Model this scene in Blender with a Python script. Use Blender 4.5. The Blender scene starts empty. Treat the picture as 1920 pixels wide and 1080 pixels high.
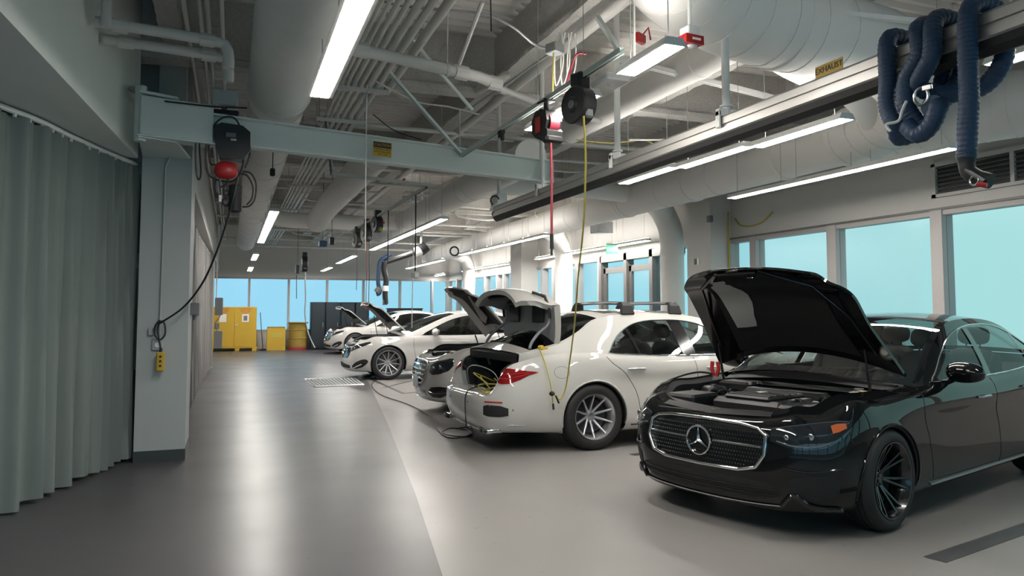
import bpy, bmesh, math, random
import numpy as np
from mathutils import Vector, Matrix
random.seed(7)
S = bpy.context.scene
COL = S.collection
PI = math.pi

# ------------------------------------------------------------------ camera
EYE = Vector((0, 0, 1.48)); FPX = 1387.0; PPX, PPY = 960.0, 498.0
YAW, PITCH = math.radians(20.769), math.radians(3.507)
_f = Vector((math.sin(YAW) * math.cos(PITCH), math.cos(YAW) * math.cos(PITCH), math.sin(PITCH)))
_r = Vector((math.cos(YAW), -math.sin(YAW), 0)); _u = _r.cross(_f)
cam = bpy.data.objects.new('camera', bpy.data.cameras.new('camera'))
COL.objects.link(cam); S.camera = cam
cam.data.sensor_width = 36; cam.data.lens = FPX / 1920 * 36; cam.data.shift_y = -42 / 1920
cam.data.clip_start = 0.05; cam.data.clip_end = 200
cam.matrix_world = Matrix(((_r.x, _u.x, -_f.x, 0), (_r.y, _u.y, -_f.y, 0), (_r.z, _u.z, -_f.z, EYE.z), (0, 0, 0, 1)))

def at(px, py, X=None, Y=None, Z=None):
    """survey helper: the point of the world plane X=, Y= or Z= seen at a pixel of the 1920x1080 frame"""
    v = (px - PPX) * _r - (py - PPY) * _u + FPX * _f
    t = (X - EYE.x) / v.x if X is not None else (Y - EYE.y) / v.y if Y is not None else (Z - EYE.z) / v.z
    return EYE + t * v

# ------------------------------------------------------------------ sky, exposure
w = bpy.data.worlds.new('world'); S.world = w; w.use_nodes = True
nt = w.node_tree; nt.nodes.clear()
wo = nt.nodes.new('ShaderNodeOutputWorld'); bg = nt.nodes.new('ShaderNodeBackground')
tc = nt.nodes.new('ShaderNodeTexCoord'); sp = nt.nodes.new('ShaderNodeSeparateXYZ')
mr = nt.nodes.new('ShaderNodeMapRange'); cr = nt.nodes.new('ShaderNodeValToRGB')
nt.links.new(tc.outputs['Generated'], sp.inputs[0]); nt.links.new(sp.outputs['X'], mr.inputs['Value'])
mr.inputs['From Min'].default_value = 0.0; mr.inputs['From Max'].default_value = 0.95
nt.links.new(mr.outputs[0], cr.inputs[0])
cr.color_ramp.elements[0].color = (0.36, 0.74, 0.98, 1); cr.color_ramp.elements[1].color = (0.47, 0.80, 0.74, 1)
e = cr.color_ramp.elements.new(0.55); e.color = (0.36, 0.76, 0.88, 1)
nt.links.new(cr.outputs[0], bg.inputs[0]); bg.inputs[1].default_value = 0.68
nt.links.new(bg.outputs[0], wo.inputs[0])
S.view_settings.view_transform = 'Standard'; S.view_settings.look = 'None'
S.view_settings.gamma = 1.0; S.view_settings.use_curve_mapping = False
S.view_settings.exposure = 0.56
LAMP = 45.0            # radiance of the fluorescent lenses

# ------------------------------------------------------------------ materials
def mat(name, col, rough=0.5, metal=0.0, coat=0.0, bump=0.0, scale=30.0, var=0.0, spec=0.5, trans=0.0, emit=None, es=1.0, stretch=None, coatr=0.03):
    m = bpy.data.materials.new(name); m.use_nodes = True
    n = m.node_tree; b = n.nodes['Principled BSDF']
    c = (col[0], col[1], col[2], 1)
    b.inputs['Base Color'].default_value = c; b.inputs['Roughness'].default_value = rough
    b.inputs['Metallic'].default_value = metal; b.inputs['Coat Weight'].default_value = coat
    b.inputs['Coat Roughness'].default_value = coatr
    b.inputs['Specular IOR Level'].default_value = spec; b.inputs['Transmission Weight'].default_value = trans
    if emit: b.inputs['Emission Color'].default_value = (*emit, 1); b.inputs['Emission Strength'].default_value = es
    if var or bump:
        t = n.nodes.new('ShaderNodeTexCoord'); mp = n.nodes.new('ShaderNodeMapping'); nz = n.nodes.new('ShaderNodeTexNoise')
        n.links.new(t.outputs['Object'], mp.inputs[0]); n.links.new(mp.outputs[0], nz.inputs[0])
        if stretch: mp.inputs['Scale'].default_value = stretch
        nz.inputs['Scale'].default_value = scale; nz.inputs['Detail'].default_value = 5
        if var:
            mx = n.nodes.new('ShaderNodeMix'); mx.data_type = 'RGBA'
            mx.inputs[6].default_value = tuple(max(0, x * (1 - var)) for x in col) + (1,)
            mx.inputs[7].default_value = tuple(min(1, x * (1 + var)) for x in col) + (1,)
            n.links.new(nz.outputs[0], mx.inputs[0]); n.links.new(mx.outputs[2], b.inputs['Base Color'])
        if bump:
            bp = n.nodes.new('ShaderNodeBump'); bp.inputs['Strength'].default_value = bump; bp.inputs['Distance'].default_value = 0.02
            n.links.new(nz.outputs[0], bp.inputs['Height']); n.links.new(bp.outputs[0], b.inputs['Normal'])
    return m

def glass_mat(name, tint, gloss=0.12, rough=0.0, fk=0.75):
    m = bpy.data.materials.new(name); m.use_nodes = True; n = m.node_tree; n.nodes.clear()
    o = n.nodes.new('ShaderNodeOutputMaterial'); mx = n.nodes.new('ShaderNodeMixShader')
    tr = n.nodes.new('ShaderNodeBsdfTransparent'); gl = n.nodes.new('ShaderNodeBsdfGlossy'); lw = n.nodes.new('ShaderNodeLayerWeight')
    ma = n.nodes.new('ShaderNodeMath'); ma.operation = 'MULTIPLY_ADD'
    tr.inputs[0].default_value = (*tint, 1); gl.inputs['Roughness'].default_value = rough; gl.inputs[0].default_value = (1, 1, 1, 1)
    lw.inputs[0].default_value = 0.35; ma.inputs[1].default_value = fk; ma.inputs[2].default_value = gloss
    n.links.new(lw.outputs['Fresnel'], ma.inputs[0]); n.links.new(ma.outputs[0], mx.inputs[0])
    n.links.new(tr.outputs[0], mx.inputs[1]); n.links.new(gl.outputs[0], mx.inputs[2]); n.links.new(mx.outputs[0], o.inputs[0])
    return m

M = {}
M['wall'] = mat('painted_wall', (0.52, 0.51, 0.49), 0.75, var=0.03, bump=0.04, scale=8)
M['bulk'] = mat('bulkhead_paint', (0.72, 0.76, 0.73), 0.7, var=0.03, scale=5)
M['upglow'] = mat('added_upglow', (0.9, 0.9, 0.88), 0.5, emit=(1.0, 0.95, 0.885), es=LAMP * 0.50)  # emission for strips added above the housings to lift the ceiling
M['wall_grey'] = mat('grey_wall_paint', (0.56, 0.545, 0.53), 0.7, var=0.03, scale=6)
M['col'] = mat('column_paint', (0.36, 0.39, 0.385), 0.6, var=0.03, scale=5)
M['deck'] = mat('painted_metal_deck', (0.76, 0.74, 0.705), 0.65, var=0.14, scale=3)
M['fire'] = mat('sprayed_fireproofing', (0.58, 0.56, 0.53), 0.95, bump=0.9, scale=45, var=0.25)
M['duct'] = mat('white_duct_paint', (0.74, 0.725, 0.70), 0.6, spec=0.3, var=0.04, scale=3)
M['jacket'] = mat('duct_wrap', (0.78, 0.79, 0.77), 0.6, bump=0.25, scale=9, var=0.05)
M['pipe'] = mat('white_pipe_paint', (0.60, 0.59, 0.56), 0.4, var=0.04, scale=6)
M['beamblue'] = mat('pale_green_beam_paint', (0.60, 0.665, 0.64), 0.5, var=0.03, scale=5)
M['galv'] = mat('galvanised_steel', (0.42, 0.43, 0.43), 0.45, 0.7, var=0.12, scale=12)
M['alu'] = mat('extruded_aluminium', (0.42, 0.41, 0.39), 0.42, 0.75, var=0.06, scale=20, stretch=(1, .05, 1))
M['frame'] = mat('window_frame_paint', (0.36, 0.34, 0.33), 0.5, var=0.03)
M['framedk'] = mat('door_frame_bronze', (0.13, 0.125, 0.12), 0.45, 0.2, var=0.05)
M['black'] = mat('black_plastic', (0.012, 0.012, 0.013), 0.45, var=0.2)
M['rubber'] = mat('black_rubber', (0.014, 0.014, 0.015), 0.65, bump=0.1, var=0.2, scale=40)
M['cable'] = mat('black_cable', (0.012, 0.013, 0.014), 0.4, var=0.1)
M['red'] = mat('red_plastic', (0.42, 0.02, 0.02), 0.35, var=0.1)
M['redhose'] = mat('red_hose', (0.30, 0.03, 0.05), 0.5, var=0.1)
M['yellow'] = mat('safety_yellow_paint', (0.50, 0.32, 0.025), 0.5, var=0.06, scale=4)
M['yellowdk'] = mat('dull_yellow_drum_paint', (0.27, 0.185, 0.03), 0.6, var=0.15, scale=5)
M['ycable'] = mat('yellow_cable', (0.42, 0.36, 0.06), 0.5, var=0.1)
M['white'] = mat('white_plastic', (0.75, 0.75, 0.73), 0.4, var=0.03)
M['grey'] = mat('grey_enamel', (0.14, 0.145, 0.15), 0.45, var=0.06)
M['curtain'] = mat('grey_curtain_vinyl', (0.15, 0.18, 0.172), 0.7, var=0.06, scale=2.5, spec=0.3)
M['curtain2'] = mat('grey_curtain_vinyl_far', (0.17, 0.165, 0.16), 0.65, var=0.08, scale=2.5, spec=0.3)
M['base'] = mat('baseboard_vinyl', (0.035, 0.045, 0.045), 0.5, var=0.1)
M['hose'] = mat('blue_exhaust_hose', (0.012, 0.038, 0.085), 0.55, bump=0.2, scale=60, var=0.25)
M['steel'] = mat('bright_steel', (0.6, 0.6, 0.6), 0.25, 1.0, var=0.1)
M['cab_dark'] = mat('dark_blue_locker', (0.005, 0.014, 0.022), 0.5, var=0.15, scale=4)
M['paper'] = mat('paper', (0.75, 0.72, 0.68), 0.8, var=0.02)
M['green'] = mat('green_lit_sign', (0.05, 0.5, 0.2), 0.4, emit=(0.10, 0.62, 0.28), es=0.7)
M['lens'] = mat('lamp_lens', (0.9, 0.9, 0.88), 0.5, emit=(1.0, 0.95, 0.885), es=LAMP)
M['pane'] = glass_mat('frosted_pane', (0.95, 0.97, 0.97), 0.0, 0.25, 0.10)
M['markdk'] = mat('floor_marking_grey', (0.055, 0.055, 0.058), 0.35, var=0.15, scale=8)

def floor_mat(name, a, b, rough):
    m = mat(name, a, rough, coat=0.0, spec=0.34); n = m.node_tree; bs = n.nodes['Principled BSDF']
    t = n.nodes.new('ShaderNodeTexCoord')
    n1 = n.nodes.new('ShaderNodeTexNoise'); n1.inputs['Scale'].default_value = 0.9; n1.inputs['Detail'].default_value = 8
    n2 = n.nodes.new('ShaderNodeTexNoise'); n2.inputs['Scale'].default_value = 110; n2.inputs['Detail'].default_value = 2
    n3 = n.nodes.new('ShaderNodeTexNoise'); n3.inputs['Scale'].default_value = 1.2; n3.inputs['Detail'].default_value = 2
    for q in (n1, n2, n3): n.links.new(t.outputs['Object'], q.inputs[0])
    mx = n.nodes.new('ShaderNodeMix'); mx.data_type = 'RGBA'; mx.inputs[6].default_value = (*a, 1); mx.inputs[7].default_value = (*b, 1)
    n.links.new(n1.outputs[0], mx.inputs[0])
    # small scattered chips and scuffs worn through the coating
    r = n.nodes.new('ShaderNodeMapRange'); r.inputs['From Min'].default_value = 0.69; r.inputs['From Max'].default_value = 0.80
    n4 = n.nodes.new('ShaderNodeTexNoise'); n4.inputs['Scale'].default_value = 14; n4.inputs['Detail'].default_value = 3
    n.links.new(t.outputs['Object'], n4.inputs[0]); n.links.new(n4.outputs[0], r.inputs['Value'])
    m2 = n.nodes.new('ShaderNodeMix'); m2.data_type = 'RGBA'; m2.inputs[7].default_value = (a[0] * .45, a[1] * .45, a[2] * .45, 1)
    n.links.new(r.outputs[0], m2.inputs[0]); n.links.new(mx.outputs[2], m2.inputs[6]); n.links.new(m2.outputs[2], bs.inputs['Base Color'])
    rr = n.nodes.new('ShaderNodeMapRange'); rr.inputs['From Min'].default_value = 0.3; rr.inputs['From Max'].default_value = 0.7
    rr.inputs['To Min'].default_value = rough - 0.02; rr.inputs['To Max'].default_value = rough + 0.03
    n.links.new(n3.outputs[0], rr.inputs['Value']); n.links.new(rr.outputs[0], bs.inputs['Roughness'])
    bp = n.nodes.new('ShaderNodeBump'); bp.inputs['Strength'].default_value = 0.02; bp.inputs['Distance'].default_value = 0.004
    n.links.new(n2.outputs[0], bp.inputs['Height']); n.links.new(bp.outputs[0], bs.inputs['Normal'])
    return m
M['floor_dark'] = floor_mat('grey_epoxy_floor', (0.062, 0.060, 0.065), (0.076, 0.074, 0.079), 0.335)
M['floor_light'] = floor_mat('pale_epoxy_floor', (0.225, 0.216, 0.207), (0.252, 0.242, 0.231), 0.335)

# ------------------------------------------------------------------ mesh helpers
class MB:
    """collects shapes that become ONE mesh object"""
    def __init__(s): s.v = []; s.f = []; s.m = []
    def add(s, vs, fs, mi=0):
        o = len(s.v); s.v += [tuple(p) for p in vs]; s.f += [tuple(i + o for i in f) for f in fs]; s.m += [mi] * len(fs); return s
    def box(s, c, d, rz=0.0, M4=None, mi=0, ch=0.0):
        hx, hy, hz = d[0] / 2, d[1] / 2, d[2] / 2
        ch = min(ch, hx * .9, hy * .9, hz * .9)
        if ch <= 0:
            vs = [Vector((x, y, z)) for z in (-hz, hz) for x, y in ((-hx, -hy), (hx, -hy), (hx, hy), (-hx, hy))]
            fs = [(3, 2, 1, 0), (4, 5, 6, 7), (0, 1, 5, 4), (1, 2, 6, 5), (2, 3, 7, 6), (3, 0, 4, 7)]
        else:
            vs = []
            for z, k in ((-hz, ch), (-hz + ch, 0), (hz - ch, 0), (hz, ch)):
                ax, ay = hx - k, hy - k
                q = ch if k == 0 else ch * .4
                vs += [Vector(p) for p in ((-ax + q, -ay, z), (ax - q, -ay, z), (ax, -ay + q, z), (ax, ay - q, z), (ax - q, ay, z), (-ax + q, ay, z), (-ax, ay - q, z), (-ax, -ay + q, z))]
            fs = [tuple(range(7, -1, -1)), tuple(range(24, 32))]
            for r in range(3):
                for k in range(8): fs.append((r * 8 + k, r * 8 + (k + 1) % 8, r * 8 + 8 + (k + 1) % 8, r * 8 + 8 + k))
        T = Matrix.Translation(c) @ Matrix.Rotation(rz, 4, 'Z') if M4 is None else M4 @ Matrix.Translation(c)
        return s.add([T @ v for v in vs], fs, mi)
    def tube(s, pts, r, n=10, mi=0, caps=True, closed=False):
        pts = [Vector(p) for p in pts]; rs = r if isinstance(r, (list, tuple)) else [r] * len(pts)
        N = len(pts); up = None; rings = []
        for i, p in enumerate(pts):
            a = pts[i - 1] if (i > 0 or closed) else p; b = pts[(i + 1) % N] if (i < N - 1 or closed) else p
            t = (b - a); t = t.normalized() if t.length > 1e-9 else Vector((0, 0, 1))
            if up is None:
                up = Vector((0, 0, 1)) if abs(t.z) < 0.95 else Vector((1, 0, 0))
            x = (up - up.dot(t) * t)
            if x.length < 1e-5: x = t.orthogonal()
            x.normalize(); up = x; y = t.cross(x)
            rings.append([p + rs[i] * (math.cos(2 * PI * k / n) * x + math.sin(2 * PI * k / n) * y) for k in range(n)])
        vs = [v for R_ in rings for v in R_]; fs = []
        for i in range(N if closed else N - 1):
            for k in range(n):
                a = i * n + k; b = i * n + (k + 1) % n; c = ((i + 1) % N) * n + (k + 1) % n; d = ((i + 1) % N) * n + k
                fs.append((a, b, c, d))
        if caps and not closed: fs += [tuple(range(n - 1, -1, -1)), tuple((N - 1) * n + k for k in range(n))]
        return s.add(vs, fs, mi)
    def lathe(s, prof, c=(0, 0, 0), axis='Z', n=32, mi=0, M4=None):
        """prof: (radius, height) pairs swept round an axis through c"""
        vs = []; P_ = len(prof)
        for k in range(n):
            a = 2 * PI * k / n
            for r, h in prof:
                x, y = r * math.cos(a), r * math.sin(a)
                v = Vector((x, y, h)) if axis == 'Z' else Vector((x, h, y)) if axis == 'Y' else Vector((h, x, y))
                vs.append((M4 @ v) if M4 is not None else v + Vector(c))
        fs = [(k * P_ + i, ((k + 1) % n) * P_ + i, ((k + 1) % n) * P_ + i + 1, k * P_ + i + 1) for k in range(n) for i in range(P_ - 1)]
        return s.add(vs, fs, mi)
    def grid(s, rows, mi=0, mask=None, flip=False):
        ny, nx = len(rows), len(rows[0]); vs = [p for r in rows for p in r]; fs = []
        for j in range(ny - 1):
            for i in range(nx - 1):
                if mask and not mask(j, i): continue
                q = (j * nx + i, j * nx + i + 1, (j + 1) * nx + i + 1, (j + 1) * nx + i)
                fs.append(q[::-1] if flip else q)
        return s.add(vs, fs, mi)
    def prism(s, poly, a, b, mi=0):
        """poly: list of points; extruded from offset vector a to b"""
        n = len(poly); a = Vector(a); b = Vector(b)
        vs = [Vector(p) + a for p in poly] + [Vector(p) + b for p in poly]
        fs = [tuple(range(n - 1, -1, -1)), tuple(range(n, 2 * n))] + [(k, (k + 1) % n, n + (k + 1) % n, n + k) for k in range(n)]
        return s.add(vs, fs, mi)
    def build(s, name, m, parent=None, smooth=35, label=None, cat=None, group=None, kind=None, fixn=True):
        me = bpy.data.meshes.new(name); me.from_pydata([tuple(v) for v in s.v], [], s.f)
        ms = m if isinstance(m, (list, tuple)) else [m]
        for q in ms: me.materials.append(M[q] if isinstance(q, str) else q)
        if len(ms) > 1: me.polygons.foreach_set('material_index', s.m)
        if fixn:
            bm = bmesh.new(); bm.from_mesh(me); bmesh.ops.remove_doubles(bm, verts=bm.verts, dist=1e-5)
            bmesh.ops.recalc_face_normals(bm, faces=bm.faces); bm.to_mesh(me); bm.free()
        if smooth:
            me.shade_smooth(); me.set_sharp_from_angle(angle=math.radians(smooth))
        me.update()
        o = bpy.data.objects.new(name, me); COL.objects.link(o)
        if parent: o.parent = parent
        return tag(o, label, cat, group, kind)

def tag(o, label=None, cat=None, group=None, kind=None):
    if label: o['label'] = label
    if cat: o['category'] = cat
    if group: o['group'] = group
    if kind: o['kind'] = kind
    return o
def empty(name, loc=(0, 0, 0), rz=0.0, label=None, cat=None, group=None):
    o = bpy.data.objects.new(name, None); COL.objects.link(o); o.location = loc; o.rotation_euler = (0, 0, rz)
    o.empty_display_size = 0.1
    return tag(o, label, cat, group)
def kids(o): return [c for c in bpy.data.objects if c.parent == o]
def copy_tree(o, parent=None):
    c = o.copy(); COL.objects.link(c)
    if parent: c.parent = parent
    for ch in kids(o): copy_tree(ch, c)
    return c
def crom(pts, n=8, closed=False):
    """smooth curve through points"""
    P_ = [Vector(p) for p in pts]; out = []; N = len(P_)
    g = (lambda i: P_[i % N]) if closed else (lambda i: P_[max(0, min(N - 1, i))])
    for i in range(N if closed else N - 1):
        a, b, c, d = g(i - 1), g(i), g(i + 1), g(i + 2)
        for k in range(n):
            t = k / n
            out.append(0.5 * ((2 * b) + (c - a) * t + (2 * a - 5 * b + 4 * c - d) * t * t + (3 * b - a - 3 * c + d) * t ** 3))
    if not closed: out.append(P_[-1])
    return out
def text_mesh(s, size, name, m, parent, M4, depth=0.002, align='CENTER'):
    """flat lettering as its own mesh"""
    cu = bpy.data.curves.new(name, 'FONT'); cu.body = s; cu.size = size; cu.align_x = align; cu.align_y = 'CENTER'; cu.extrude = depth; cu.resolution_u = 3
    to = bpy.data.objects.new(name, cu); COL.objects.link(to)
    dg = bpy.context.evaluated_depsgraph_get(); me = bpy.data.meshes.new_from_object(to.evaluated_get(dg))
    bpy.data.objects.remove(to); bpy.data.curves.remove(cu)
    me.transform(M4); me.materials.clear(); me.materials.append(M[m])
    o = bpy.data.objects.new(name, me); COL.objects.link(o); o.parent = parent
    return o
# ================================================================== the room
XR, YF, CEIL = 8.57, 30.2, 4.75          # right wall, far wall, underside of deck
# floor: dark drive lane and pale bays, split along the painted edge
edge = [(0.30, -3), (1.14, 4.1), (1.42, 5.91), (1.99, 9.99), (2.735, 15.75)]
fl = MB()
L_ = [(-7, y) for x, y in edge]; fl.grid([[(a[0], a[1], 0) for a in L_], [(x, y, 0) for x, y in edge]], 0)
fl.grid([[(x, y, 0) for x, y in edge], [(10.5, y, 0) for x, y in edge]], 1)
fl.add([(-7, 15.75, 0), (2.735, 15.75, 0), (2.735, 17.2, 0), (2.735, YF + .3, 0), (-7, YF + .3, 0)], [(0, 1, 2, 3, 4)], 0)
fl.add([(2.735, 15.75, 0), (10.5, 15.75, 0), (10.5, 16.6, 0), (2.735, 16.6, 0)], [(0, 1, 2, 3)], 1)
fl.add([(2.735, 16.6, 0), (10.5, 16.6, 0), (10.5, YF + .3, 0), (2.735, YF + .3, 0)], [(0, 1, 2, 3)], 0)
floor = fl.build('floor', ['floor_dark', 'floor_light'], smooth=0, kind='structure')
def seam(pts, wd, name, m='markdk', parent=floor):
    b = MB(); P_ = [Vector((*p, 0.0)) for p in pts]
    lft, rgt = [], []
    for i, p in enumerate(P_):
        t = (P_[min(i + 1, len(P_) - 1)] - P_[max(i - 1, 0)]).normalized(); nrm = Vector((-t.y, t.x, 0)) * wd / 2
        lft.append(p + nrm + Vector((0, 0, .003))); rgt.append(p - nrm + Vector((0, 0, .003)))
    b.grid([lft, rgt]); b.grid([[q - Vector((0, 0, .003)) for q in lft], lft]); b.grid([rgt, [q - Vector((0, 0, .003)) for q in rgt]])
    return b.build(name, m, parent, smooth=0)
fq = lambda x, y: tuple(at(x, y, Z=0))[:2]
seam([fq(1752, 1050), fq(1940, 985)], 0.13, 'painted_line')
seam([fq(1185, 853), fq(1226, 849)], 0.10, 'painted_line')
seam([fq(698, 712), fq(757, 738), fq(800, 733)], 0.07, 'painted_line')
seam([fq(720, 727), fq(775, 713)], 0.06, 'painted_line')
# trench drain: frame and bars
td = empty('trench_drain', (0, 0, 0)); td.parent = floor
a0, a1, b1, b0 = [at(*p, Z=0) for p in ((570, 712), (665, 710), (682, 722), (590, 726))]
fr = MB()
for p, q in ((a0, a1), (a1, b1), (b1, b0), (b0, a0)):
    fr.tube([p + Vector((0, 0, .006)), q + Vector((0, 0, .006))], 0.022, 4)
fr.build('drain_frame', 'galv', td)
pan = MB(); pan.add([p + Vector((0, 0, .002)) for p in (a0, a1, b1, b0)], [(0, 1, 2, 3)]); pan.build('drain_pan', 'black', td, smooth=0)
NB = 14
for k in range(NB + 1):
    t = k / NB; p = a0.lerp(a1, t); q = b0.lerp(b1, t)
    g = MB(); g.tube([p + Vector((0, 0, .008)), q + Vector((0, 0, .008))], 0.018, 4); g.build('drain_bar', 'galv', td)

# ceiling deck: trapezoid ribs running across the hall, joined (hundreds of ribs) as one relief
dk = MB(); prof = []; y = -3.0
while y < YF:
    prof += [(y, 0.0), (y + .055, 0.0), (y + .085, .055), (y + .15, .055), (y + .18, 0.0)]; y += 0.18
dk.grid([[(-6, yy, CEIL + z) for yy, z in prof], [(XR + .2, yy, CEIL + z) for yy, z in prof]])
ceiling = dk.build('ceiling', 'deck', smooth=0, kind='structure')
def beam(x, z0, z1, y0, y1, wd=.20, rough=True, m='fire'):
    """sprayed I-beam along the hall; lumpy outline"""
    b = MB(); n = int((y1 - y0) / .12); rows = []
    h = z1 - z0; sec = [(-wd / 2, 0), (wd / 2, 0), (wd / 2, .05), (.05, .09), (.05, h - .02), (wd / 2, h), (-wd / 2, h), (-.05, h - .02), (-.05, .09), (-wd / 2, .05), (-wd / 2, 0)]
    for k in range(n + 1):
        yy = y0 + (y1 - y0) * k / n
        rows.append([(x + sx * (1 + (random.uniform(-.09, .09) if rough else 0)), yy, z0 + sz + (random.uniform(-.008, .008) if rough else 0)) for sx, sz in sec[:-1]])
        rows[-1].append(rows[-1][0])
    b.grid(rows); return b.build('beam', m, ceiling)
def xbeam(yc, z0, z1, x0, x1, wd=.22, m='fire'):
    b = MB(); n = int((x1 - x0) / .15); h = z1 - z0; rows = []
    sec = [(-wd / 2, 0), (wd / 2, 0), (wd / 2, .06), (.06, .10), (.06, h - .02), (wd / 2, h), (-wd / 2, h), (-.06, h - .02), (-.06, .10), (-wd / 2, .06)]
    for k in range(n + 1):
        xx = x0 + (x1 - x0) * k / n
        rows.append([(xx, yc + sy * (1 + random.uniform(-.08, .08)), z0 + sz + random.uniform(-.008, .008)) for sy, sz in sec]); rows[-1].append(rows[-1][0])
    b.grid(rows); return b.build('beam', m, ceiling)
for x in (-0.6, 2.95, 5.1, 7.3): beam(x, 4.18, CEIL + .03, -2.5, YF)
for yc in (3.2, 8.3, 13.4, 18.5, 23.6): xbeam(yc, 4.05, CEIL + .03, -5.9, XR)

# right wall with its window band, pier and door; far wall with its window band
def panel(name, boxes, m, kind='structure', parent=None):
    b = MB()
    for c, d in boxes: b.box(c, d)
    return b.build(name, m, parent, smooth=0, kind=kind)
ZS, ZT = 0.70, 2.78
wr = panel('wall_right', [((XR + .15, 13.6, (ZT + CEIL) / 2 + .05), (.30, 33.2, CEIL - ZT + .1)), ((XR + .15, 5.2, ZS / 2), (.30, 16.4, ZS)),
    ((XR + .15, 23.9, ZS / 2), (.30, 12.6, ZS))], 'wall')
wf = panel('wall_far', [((1.5, YF + .15, (ZT + CEIL) / 2 + .05), (15, .30, CEIL - ZT + .1)), ((1.5, YF + .15, ZS / 2), (15, .30, ZS))], 'wall_grey')
panel('wall_back', [((1.0, -3.6, CEIL - .9), (17, .2, 1.8)), ((1.0, -3.6, .35), (17, .2, .7))], 'wall_grey')
panel('wall_left_3', [((-6.6, 13, CEIL / 2), (.2, 36, CEIL))], 'wall_grey')
# pier proud of the right wall
pier = panel('column', [((8.345, 11.61, CEIL / 2), (.453, .74, CEIL))], 'wall')
pier['label'] = 'white square column against the right wall beside the near windows'; pier['category'] = 'column'
def window_row(name, plane, spans, z0, z1, mull=.10, m='frame', depth=.16):
    """spans: list of (start, end) openings along the wall; frame object with panes as children"""
    fr = MB(); v = plane[1]
    def put(a, b, zc, h, out=0.0, d=depth):
        c = (v + d / 2 - .04 + out, (a + b) / 2, zc) if plane[0] == 'X' else ((a + b) / 2, v + d / 2 - .04 + out, zc)
        dd = (d, abs(b - a), h) if plane[0] == 'X' else (abs(b - a), d, h)
        return c, dd
    lo, hi = min(min(s) for s in spans), max(max(s) for s in spans)
    root = None
    fr.box(*put(lo - mull / 2, hi + mull / 2, z0 + .03, .06)); fr.box(*put(lo - mull / 2, hi + mull / 2, z1 - .03, .07))
    root = fr.build(name, m, smooth=0, kind='structure')
    cuts = sorted({round(q, 4) for s in spans for q in s})
    done = []
    for q in cuts:
        if any(abs(q - d) < .3 for d in done): continue
        near = [c for c in cuts if abs(c - q) < .3]; done += near
        a, b_ = min(near), max(near)
        if b_ - a < .03: a -= mull / 2; b_ += mull / 2
        mb = MB(); mb.box(*put(a, b_, (z0 + z1) / 2, z1 - z0, -.02, depth + .04)); mb.build('mullion', m, root, smooth=0)
    for a, b_ in spans:
        p = MB(); c, d = put(a, b_, (z0 + z1) / 2, z1 - z0 - .1, .06, .012); p.box(c, d); p.build('pane', 'pane', root, smooth=0)
    return root
window_row('window_1', ('X', XR), [(-2.2, -.4), (-.3, 1.5), (1.6, 3.4), (3.5, 5.1), (5.2, 6.88), (7.05, 8.67), (8.85, 10.49), (10.65, 11.25)], ZS, ZT, .12)
window_row('window_2', ('X', XR), [(16.38, 17.62), (17.75, 19.2), (20.0, 21.4), (21.55, 21.95), (21.96, 23.3), (23.95, 25.15), (25.3, 27.2), (27.35, 28.7), (28.85, 30.15)], ZS, ZT, .12)
window_row('window_3', ('Y', YF), [(-3.6, -2.2), (-2.15, -.70), (-.61, .60), (.68, 2.06), (2.14, 3.53), (3.61, 4.97), (5.05, 6.47), (6.55, 7.83), (7.91, 8.52)], ZS, ZT, .07)
window_row('added_window', ('Y', -3.6), [(-6.4, -4.6), (-4.5, -2.7), (-2.6, -.8), (-.7, 1.1), (1.2, 3.0), (3.1, 4.9), (5.0, 6.8), (6.9, 8.5)], ZS, 2.95, .10)  # unseen window row added behind the camera to bring in cool daylight
# black roller-blind slot line above the near windows
panel('trim_1', [((XR - .03, 4.5, ZT + .015), (.06, 13.6, .03))], 'framedk')
# double glazed door in the right wall
dr = MB()
for y0 in (13.93, 15.05, 16.30): dr.box((XR + .03, y0, 1.42), (.2, .13, 2.84))
for y0 in (13.00,): dr.box((XR + .03, y0, 1.42), (.2, .10, 2.84))
dr.box((XR + .03, 14.6, 2.74), (.2, 3.4, .16)); dr.box((XR + .03, 13.5, .05), (.2, 1.0, .1))
door = dr.build('door_1', 'framedk', smooth=0, kind='structure')
for y0, y1 in ((14.0, 14.98), (15.12, 16.23)):
    b = MB(); yc = (y0 + y1) / 2; wd = y1 - y0
    b.box((XR + .03, y0 + .05, 1.27), (.06, .10, 2.5)); b.box((XR + .03, y1 - .05, 1.27), (.06, .10, 2.5))
    b.box((XR + .03, yc, 2.46), (.06, wd, .14)); b.box((XR + .03, yc, .14), (.06, wd, .26))
    lf = b.build('door_leaf', 'framedk', door, smooth=0)
    p = MB(); p.box((XR + .03, yc, 1.33), (.012, wd - .18, 2.12)); p.build('pane', 'pane', lf, smooth=0)
p = MB(); p.box((XR + .03, 13.47, 1.4), (.012, .82, 2.5)); p.build('pane', 'pane', door, smooth=0)
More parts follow.
